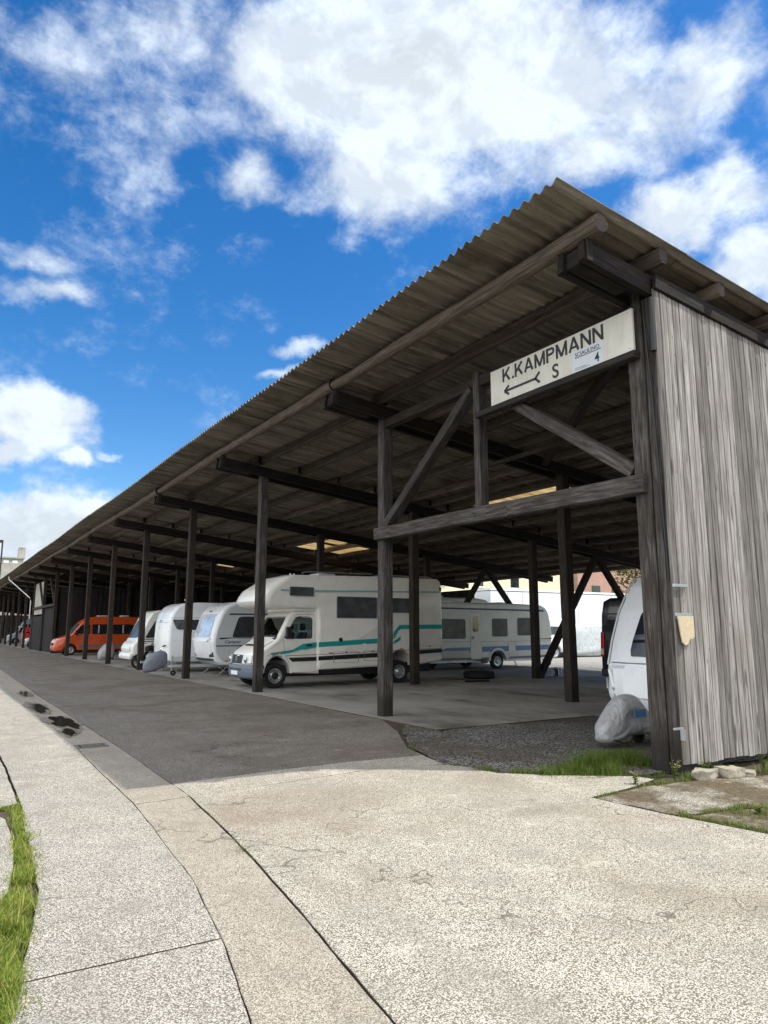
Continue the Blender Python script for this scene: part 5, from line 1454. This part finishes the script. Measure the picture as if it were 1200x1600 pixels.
# ================================================================== BEHIND THE SHED
wt_ = thing('box_trailer', 'long white panelled box trailer standing in the sunny yard behind the shed', 'trailer', (28.4, 33.0, 0))
m = MB(); m.box(0, 17, 0, 2.5, .95, 3.97); m.build('box', M['trailerwhite'], wt_, .03)
m = MB(); m.box(-.01, 17.01, -.012, 2.51, 3.97, 4.0); m.build('top_seal', M['black'], wt_)
m = MB(); m.box(-.02, 17.02, -.03, 2.53, 4.0, 4.12); m.build('top_rail', M['whitepaint'], wt_)
for xx in (1.4, 2.6, 7.1, 7.5, 10.8, 13.6):
    m = MB(); m.box(xx, xx + .04, -.02, -.002, 1.0, 3.95); m.build('panel_rib', M['cgrey'], wt_)
for z in (1.6, 2.2, 2.8, 3.4):
    m = MB(); m.box(.05, 16.95, -.006, -.001, z, z + .015); m.build('panel_seam', M['cgrey'], wt_)
m = MB(); m.box(.2, 16.8, .3, 2.2, .6, .95); m.build('chassis', M['black'], wt_)
for xx in (10, 11.3, 12.6): wheel(wt_, xx, .25, .5, .3, -1, 'rim'); wheel(wt_, xx, 2.25, .5, .3, 1, 'rim')
m = MB(); m.box(2, 2.15, .4, .55, 0, .7); m.box(2, 2.15, 1.95, 2.1, 0, .7); m.build('landing_leg', M['galv'], wt_)
# sheeted boat
cloth_blob('sheeted_boat', 'boat wrapped in a pale grey-blue tarpaulin in front of the white box trailer', 'boat',
           [(-2.0, 0, .15, 1.7, .5), (-1.9, 0, .05, 1.95, .8), (-1.2, 0, .02, 2.05, 1.0), (-.2, 0, .02, 2.08, 1.05), (.8, 0, .02, 2.05, 1.05), (1.8, 0, .02, 2.0, 1.0), (2.4, 0, .05, 1.9, .8), (2.55, 0, .3, 1.5, .4)],
           M['tarplight'], seed=4, fold=.05, loc=(34.4, 31.6, 0), n=60, ex=.38)
van('panel_van', 'white van half hidden by the slanting timber brace in the yard', 'van', (28.1, 31.3, 0), 0, 4.2, 1.8, 2.35, 'cwhite', 'bus')
def house(name, label, cat, x0, y0, x1, y1, h, mat, wins, roofmat):
    t = thing(name, label, cat, (x0, y0, 0))
    m = MB(); m.box(0, x1 - x0, 0, y1 - y0, -.05, h); m.build('wall', M[mat], t)
    m = MB(); d = (y1 - y0); m.slab3([(-.4, -.4, h), (-.4, d / 2, h + d * .3), (-.4, d + .4, h)], (x1 - x0 + .8, 0, 0)); m.build('roof', M[roofmat], t)
    for (a, b2, c, e) in wins:
        m = MB(); m.box(a, b2, -.05, .02, c, e); q = m.build('window', M['glass'], t)
        m = MB(); m.box(a - .1, b2 + .1, -.12, -.052, c - .12, c - .02); m.build('sill', M['whitepaint'], q)
    return t
house('yellow_house', 'yellow rendered building with small dark windows beyond the white box trailer', 'building', 22, 50, 52.5, 60, 9.0, 'yellowwall', [(22.3 + i * 4.35 - 22 + 1.5, 22.3 + i * 4.35 - 22 + 2.5, z, z + 1.5) for i in range(6) for z in (1.5, 5.55)], 'brick')
house('brick_house', 'red brick building beyond the right end of the white box trailer', 'building', 54.5, 50, 66, 60, 8.5, 'brick', [(2 + i * 3, 3.2 + i * 3, z, z + 1.5) for i in range(3) for z in (1.5, 4.6)], 'oldwall')
# tree beside the brick building
def tree(name, label, loc, h, cr, seed, n=2600):
    rnd = random.Random(seed)
    t = thing(name, label, 'tree', loc)
    m = MB(); m.tube([(0, 0, -.1), (.1, .05, h * .3), (-.05, .1, h * .6), (.05, 0, h * .85)], .22, 9, scales=[1.2, .9, .6, .2])
    for i in range(7):
        a = rnd.uniform(0, 6.28); z = h * rnd.uniform(.35, .65)
        m.tube([(0, 0, z), (cos(a) * cr * .4, sin(a) * cr * .4, z + h * .12), (cos(a) * cr * .8, sin(a) * cr * .8, z + h * .2)], .07, 6, scales=[1, .6, .2])
    m.build('trunk', M['bark'], t)
    m = MB()
    cl = [(rnd.uniform(-1, 1) * cr * .7, rnd.uniform(-1, 1) * cr * .7, h * rnd.uniform(.45, .95), rnd.uniform(.3, .5) * cr) for _ in range(16)]
    for i in range(n):
        cx, cy_, cz, r = rnd.choice(cl)
        v = Vector((rnd.gauss(0, 1), rnd.gauss(0, 1), rnd.gauss(0, 1))).normalized() * r * rnd.uniform(.4, 1.05)
        p = Vector((cx, cy_, cz)) + v
        a = Vector((rnd.gauss(0, 1), rnd.gauss(0, 1), rnd.gauss(0, 1))).normalized(); b_ = a.orthogonal().normalized(); s_ = rnd.uniform(.10, .2)
        m.rnd = rnd.random()
        q = m.add([p - a * s_, p + b_ * s_ * .5, p + a * s_, p - b_ * s_ * .5]); m.face((q, q + 1, q + 2, q + 3))
    m.build('crown', M['leaf'], t)
    return t
tree('broadleaf_tree', 'green leafy tree beside the red brick building behind the trailer', (52.0, 41, 0), 8.5, 2.8, 3)
# old industrial block at the far end of the road
fb = thing('industrial_building', 'tall grey weathered industrial building with a chimney beyond the far end of the shed', 'building', (-2, 172, 0))
m = MB(); m.box(0, 17.9, 0, 14, -.05, 16.9); m.box(17.9, 20.0, 3, 14, -.05, 12); m.build('wall', M['oldwall'], fb)
m = MB(); m.box(-.3, 18.1, -.3, 14.2, 16.9, 17.2); m.build('cornice', M['oldwall'], fb)
for i in range(9):
    m = MB(); m.box(2.2 + i * 1.7, 3.2 + i * 1.7, -.06, .02, 15.9, 16.5); m.build('window', M['whitepaint'], fb)
m = MB(); m.box(17.0, 18.3, 1, 4, 17.2, 19.5); m.build('chimney', M['oldwall'], fb)
lp = thing('sign_mast', 'dark mast with a short arm at the far left edge above the shed roof', 'mast', (9.45, 140, 0))
m = MB(); m.tube([(0, 0, 0), (0, 0, 17.2)], .13, 10); m.build('mast', M['black'], lp)
m = MB(); m.box(-2.5, .1, -.08, .08, 16.7, 17.2); m.build('arm', M['black'], lp)

# ================================================================== GRASS AND WEEDS
def blade(m, x, y, z, L, wd, a, lean, rnd):
    m.rnd = rnd
    d = Vector((cos(a), sin(a), 0)); sd = Vector((-sin(a), cos(a), 0))
    P = []
    for i in range(4):
        t = i / 3
        c = Vector((x, y, z)) + d * (lean * L * t * t) + Vector((0, 0, L * (t - .25 * lean * t * t)))
        ww = wd * (1 - t) ** .7 if i < 3 else 0
        P.append((c, ww))
    b = m.add([tuple(P[0][0] - sd * P[0][1]), tuple(P[0][0] + sd * P[0][1]), tuple(P[1][0] - sd * P[1][1]), tuple(P[1][0] + sd * P[1][1]), tuple(P[2][0] - sd * P[2][1]), tuple(P[2][0] + sd * P[2][1]), tuple(P[3][0])])
    m.face((b, b + 1, b + 3, b + 2)); m.face((b + 2, b + 3, b + 5, b + 4)); m.face((b + 4, b + 5, b + 6))
def grass(label, spots, mat='grass', seed=0, dry=.2):
    r = random.Random(seed); m = MB()
    for (x0, y0, x1, y1, wd, n, h) in spots:
        for i in range(n):
            t = r.random(); x = x0 + (x1 - x0) * t; y = y0 + (y1 - y0) * t
            x += r.gauss(0, wd * .5); y += r.gauss(0, wd * .5)
            dens = mnoise.noise(Vector((x * 5, y * 5, seed)))
            if dens < -.38 and r.random() < .75: continue
            if dens < -.02 and r.random() < .35: continue
            tone = min(1, max(0, r.gauss(.42, .2) + (.45 if r.random() < dry else 0)))
            blade(m, x, y, -.02, h * r.uniform(.4, 1.15) * (1 + .5 * dens), r.uniform(.0018, .0036), r.uniform(0, 6.28), r.uniform(.15, 1.0), tone)
    o = m.build('grass', M[mat], None, sharp=0)
    o['kind'] = 'stuff'; o['label'] = label; o['category'] = 'grass'
    return o
grass('green and yellowed grass growing in the joint left of the pavement', [
    (.80, 7.65, .76, 6.6, .07, 1700, .055), (.76, 6.6, .68, 5.5, .085, 2200, .06), (.68, 5.5, .56, 4.8, .10, 1900, .075), (.3, 7.65, .82, 7.66, .03, 500, .04),
    (.87, 8.2, .84, 7.6, .02, 200, .04), (.50, 4.78, .10, 4.88, .12, 4200, .12), (.44, 4.6, .0, 4.3, .16, 7000, .12), (.34, 4.2, .0, 3.6, .16, 8000, .11), (.26, 3.7, -.1, 3.2, .14, 5000, .10), (.56, 4.7, .40, 3.6, .06, 5200, .06), (.50, 4.45, .38, 4.0, .10, 3500, .08), (.40, 3.7, .15, 2.9, .07, 2600, .06), (.25, 4.0, -.1, 3.0, .2, 5000, .08)], seed=1, dry=.28)
grass('low moss and grass in the joints beside the gutter strip', [
    (1.78, 7.5, 1.86, 10.8, .016, 1300, .022), (2.30, 7.25, 2.20, 6.0, .018, 420, .022), (2.15, 5.65, 2.08, 5.05, .045, 620, .028), (2.24, 6.55, 2.2, 6.2, .03, 160, .025), (2.33, 7.22, 2.55, 7.24, .02, 160, .03)], 'weed', seed=2, dry=.1)
grass('tall grass at the edge of the gravel patch under the shed', [
    (5.52, 6.75, 6.0, 6.15, .10, 900, .09), (6.0, 6.15, 6.75, 5.72, .16, 2300, .16), (6.5, 6.1, 7.0, 6.05, .20, 1900, .20), (7.0, 6.3, 7.6, 6.15, .20, 2200, .20), (7.3, 5.95, 7.9, 5.85, .14, 1200, .14), (5.48, 7.15, 5.56, 6.8, .03, 160, .05), (5.7, 8.3, 5.95, 8.7, .06, 260, .05), (6.6, 5.6, 7.2, 5.4, .05, 350, .06)], 'weed', seed=3, dry=.05)
grass('scattered grass and moss along the broken slabs by the plank wall', [
    (5.60, 5.04, 6.4, 5.16, .05, 800, .035), (6.4, 5.15, 7.1, 5.05, .06, 700, .06), (5.74, 4.2, 5.86, 3.4, .05, 1200, .06), (5.86, 3.4, 6.1, 2.6, .07, 900, .06), (5.75, 4.18, 6.5, 4.06, .07, 800, .05), (6.5, 4.05, 7.2, 3.72, .10, 800, .06), (6.2, 3.95, 6.8, 3.4, .16, 1700, .08), (7.6, 5.12, 8.0, 5.1, .05, 500, .12), (8.2, 4.85, 8.9, 4.9, .14, 1100, .14), (8.9, 4.9, 9.6, 5.05, .1, 500, .12), (7.05, 5.1, 7.3, 5.12, .05, 300, .10)], 'weed', seed=4, dry=.35)
def weed(label, x, y, h, n, seed, flower=False):
    r = random.Random(seed); t = thing('weed_plant', label, 'weed', (x, y, -.02), 0, 'weeds on the slab joints')
    m = MB()
    for i in range(n):
        a = r.uniform(0, 6.28); L = h * r.uniform(.55, 1.0); lean = r.uniform(.1, .5); m.rnd = r.uniform(.2, .8)
        pth = [(cos(a) * lean * L * q * q, sin(a) * lean * L * q * q, L * q) for q in (0, .35, .7, 1)]
        m.tube(pth, .0028, 5, scales=[1.2, 1, .8, .4])
        for k in range(9):
            q = r.uniform(.12, 1); p = Vector((cos(a) * lean * L * q * q, sin(a) * lean * L * q * q, L * q))
            b_ = r.uniform(0, 6.28); d = Vector((cos(b_), sin(b_), r.uniform(-.1, .6))).normalized(); s_ = Vector((-sin(b_), cos(b_), 0)); ll = r.uniform(.025, .055); w_ = ll * .22
            m.rnd = r.random() if not (flower and q > .75) else 1.0
            c = m.add([p, p + d * ll * .45 + s_ * w_, p + d * ll, p + d * ll * .45 - s_ * w_]); m.face((c, c + 1, c + 2, c + 3))
    m.build('foliage', M['weed'], t, sharp=0)
    return t
weed('tall straggly weed with pale seed heads at the foot of the corner post', 6.95, 5.13, .30, 9, 1, True)
weed('bushy reddish-green weed left of the corner post on the slab joint', 6.42, 5.22, .16, 9, 2, True)
weed('leafy green weed behind the mossy stone at the plank wall', 7.55, 5.16, .19, 10, 3)
weed('low leafy weed in the joint at the lower right of the mossy slabs', 6.35, 3.85, .10, 9, 4)
weed('broad green weed in the shadow where the gravel meets the slab', 5.95, 6.1, .12, 9, 6)
weed('tall thin weed at the right edge below the plank wall', 8.35, 4.95, .24, 7, 7)

SKY_SAT, SKY_VAL, SKY_STR, CLOUD, SUN, EXPO, FILL_BANK = 1.40, 0.86, .14, 5.0, 3.15, 0.57, 2.05

# ================================================================== SKY, SUN, CAMERA
TOSUN = Vector((.555, -.425, 1.0)).normalized()
SEL = math.asin(TOSUN.z); SROT = atan2(TOSUN.x, TOSUN.y)
W = bpy.data.worlds.new('World'); SC.world = W; W.use_nodes = True
class WT(NT):
    def __init__(s, t):
        s.t = t; t.nodes.clear(); s.out = s.n('ShaderNodeOutputWorld')
w = WT(W.node_tree)
sky = w.n('ShaderNodeTexSky', sky_type='NISHITA', sun_disc=False, sun_elevation=SEL, sun_rotation=SROT, altitude=60, air_density=1.0, dust_density=.35, ozone_density=2.2)
skyc = w.n('ShaderNodeHueSaturation', inp={'Color': sky.outputs[0], 'Saturation': SKY_SAT, 'Value': SKY_VAL, 'Hue': .504}).outputs[0]
d = w.n('ShaderNodeTexCoord').outputs['Generated']
sx = w.n('ShaderNodeSeparateXYZ', inp={'Vector': d})
az = w.math('ARCTAN2', sx.outputs[0], sx.outputs[1]); el = w.math('ARCSINE', sx.outputs[2])
# cloud field: (azimuth, elevation, half width, half height, weight)
CL = [(0.265,0.740,0.185,0.090,0.66),(0.109,0.665,0.137,0.058,0.42),(0.205,0.635,0.135,0.085,0.56),(0.200,0.568,0.115,0.045,0.50),(0.31,0.66,0.11,0.08,0.62),
(0.441,0.718,0.182,0.114,1.00),(0.614,0.721,0.275,0.161,1.20),(0.563,0.596,0.168,0.074,1.00),(0.358,0.582,0.087,0.048,0.80),(0.504,0.534,0.068,0.034,0.60),
(0.812,0.699,0.207,0.121,1.05),(0.954,0.630,0.139,0.090,0.60),(1.049,0.654,0.099,0.057,0.70),(0.854,0.612,0.143,0.055,0.75),(0.979,0.519,0.099,0.058,1.00),
(1.060,0.530,0.087,0.052,0.90),(1.075,0.447,0.085,0.069,1.05),(1.037,0.695,0.119,0.042,0.60),
(0.096,0.257,0.096,0.055,1.35),(0.063,0.213,0.057,0.028,1.00),(0.150,0.211,0.036,0.020,0.95),(0.196,0.224,0.031,0.011,0.55),
(0.099,0.128,0.106,0.050,1.40),(0.165,0.148,0.059,0.025,0.95),(0.024,0.103,0.124,0.054,1.30),
(0.426,0.385,0.058,0.024,0.75),(0.404,0.348,0.060,0.014,0.65),(0.064,0.461,0.068,0.023,0.55),(0.075,0.426,0.085,0.025,0.62),(0.212,0.442,0.045,0.011,0.28),
(0.361,0.514,0.057,0.030,0.33),(0.563,0.489,0.155,0.012,0.22),
(0.520,0.873,0.532,0.109,1.10),(1.239,0.545,0.157,0.107,1.00),(-0.120,0.341,0.119,0.042,0.90),(-0.176,0.552,0.120,0.076,0.80),(1.258,0.198,0.214,0.070,1.00),
(-1.0,0.5,0.5,0.25,1.0),(-1.9,0.35,0.5,0.2,1.0),(2.2,0.3,0.5,0.2,1.0),(-2.6,0.6,0.4,0.25,1.0),(0.1,1.3,0.9,0.2,0.9),(1.9,.75,.4,.2,1.0),(-.7,.25,.35,.25,1.1),(-1.4,.7,.5,.3,1.1),(-2.2,.9,.6,.3,1.1),(2.8,.7,.5,.35,1.0),(-.5,.95,.4,.2,1.1)]  # this row lies out of view, added for reflections and neutral fill light
ae = w.n('ShaderNodeCombineXYZ', inp={0: az, 1: el, 2: 0.0}).outputs[0]
# wobble the field so that the masses lose their oval outline
wb = w.n('ShaderNodeTexNoise', inp={'Vector': d, 'Scale': 7.0, 'Detail': 5.0, 'Roughness': .6}).outputs[1]
wb = w.n('ShaderNodeVectorMath', operation='SUBTRACT', inp={0: wb, 1: (.5, .5, .5)}).outputs[0]
wb = w.n('ShaderNodeVectorMath', operation='MULTIPLY', inp={0: wb, 1: (.14, .11, 0)}).outputs[0]
def field(vec):
    acc = None
    for a, e, ra, re, wt in CL:
        v = w.n('ShaderNodeVectorMath', operation='SUBTRACT', inp={0: vec, 1: (a, e, 0)}).outputs[0]
        v = w.n('ShaderNodeVectorMath', operation='MULTIPLY', inp={0: v, 1: (1 / (ra * 1.45), 1 / (re * 1.45), 0)}).outputs[0]
        L = w.n('ShaderNodeVectorMath', operation='LENGTH', inp={0: v}).outputs[1]
        q = w.smooth(L, 0.0, 1.0, wt, 0.0)
        acc = q if acc is None else w.math('SMOOTH_MAX', acc, q)
        if acc is not q: acc.node.inputs[2].default_value = .25
    return acc
B = field(w.n('ShaderNodeVectorMath', operation='ADD', inp={0: ae, 1: wb}).outputs[0])
dn = w.mapping(d, (1, 1, 1.25))
f1 = w.noise(dn, 6.0, 9, .60, .15)
f2 = w.noise(w.mapping(d, (1, 1, 1.5), (3, 1, 7)), 22.0, 9, .66, .2)
off = w.n('ShaderNodeVectorMath', operation='ADD', inp={0: dn, 1: tuple(TOSUN * .035)}).outputs[0]
f1s = w.noise(off, 6.0, 9, .60, .15)
fb = w.math('ADD', w.math('MULTIPLY', w.math('SUBTRACT', f1, .5), 1.25), w.math('MULTIPLY', w.math('SUBTRACT', f2, .5), .68))
dens = w.math('ADD', B, fb)
alpha = w.smooth(dens, .20, .84)
thick = w.smooth(dens, .62, 1.45)
lit = w.math('ADD', w.math('MULTIPLY', w.math('SUBTRACT', f1, f1s), 2.2), 1.0)
cc = w.mix(thick, (CLOUD * .84, CLOUD * .94, CLOUD * 1.06), (CLOUD * .83, CLOUD * .91, CLOUD * .97))
# thickest middles turn a soft grey
grey = w.math('MULTIPLY', w.smooth(w.noise(w.mapping(d, (1, 1, 1.3), (1.5, 4, 2)), 3.2, 4, .55), .44, .66), w.smooth(B, .75, 1.15))
cc = w.mix(w.math('MULTIPLY', grey, .30), cc, (CLOUD * .56, CLOUD * .66, CLOUD * .75))
# flat shaded bases on the low cumulus
cc = w.n('ShaderNodeMix', data_type='RGBA', blend_type='MULTIPLY', inp={0: 1.0}).outputs[2] if False else cc
mm = w.n('ShaderNodeVectorMath', operation='SCALE', inp={0: cc, 'Scale': w.math('MINIMUM', w.math('MAXIMUM', lit, .88), 1.10)}).outputs[0]
final = w.mix(w.math('MULTIPLY', alpha, .97), skyc, mm)
# unseen cloud added behind and left of the viewer, extra bright for fill light
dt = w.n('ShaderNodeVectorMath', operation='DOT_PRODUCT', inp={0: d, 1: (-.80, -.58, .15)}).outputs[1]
fill_bank = w.smooth(w.math('ADD', dt, w.math('MULTIPLY', w.math('SUBTRACT', f1, .5), .5)), .02, .30)
bc = w.mix(f1, (CLOUD * FILL_BANK * .86, CLOUD * FILL_BANK * .92, CLOUD * FILL_BANK), (CLOUD * FILL_BANK * 1.1, CLOUD * FILL_BANK * 1.08, CLOUD * FILL_BANK * 1.04))
final = w.mix(fill_bank, final, bc)
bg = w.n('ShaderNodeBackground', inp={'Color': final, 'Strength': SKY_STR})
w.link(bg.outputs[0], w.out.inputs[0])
W.cycles.sampling_method = 'MANUAL'; W.cycles.sample_map_resolution = 1024

sl = bpy.data.lights.new('sun', 'SUN'); sl.energy = SUN; sl.angle = radians(.53); sl.color = (1.0, .945, .86)
so = bpy.data.objects.new('sun', sl); COL.objects.link(so)
so.rotation_euler = (-TOSUN).to_track_quat('-Z', 'Y').to_euler(); so.location = (10, -10, 30)

cam = bpy.data.cameras.new('camera'); co = bpy.data.objects.new('camera', cam); COL.objects.link(co)
cam.sensor_fit = 'HORIZONTAL'; cam.sensor_width = 36; cam.lens = 36 * 1110 / 1200; cam.clip_start = .05; cam.clip_end = 5000
yaw = math.atan(710 / sqrt(1110 ** 2 + 185 ** 2)); pit = math.atan(185 / 1110)
co.location = (0, 0, 1.6); co.rotation_euler = (pi / 2 + pit, 0, -yaw)
SC.camera = co
SC.view_settings.view_transform = 'Standard'; SC.view_settings.look = 'None'; SC.view_settings.gamma = 1; SC.view_settings.exposure = EXPO
SC.render.engine = 'CYCLES'
SC.cycles.max_bounces = 8; SC.cycles.diffuse_bounces = 5; SC.cycles.glossy_bounces = 4; SC.cycles.transparent_max_bounces = 12
SC.cycles.use_denoising = True
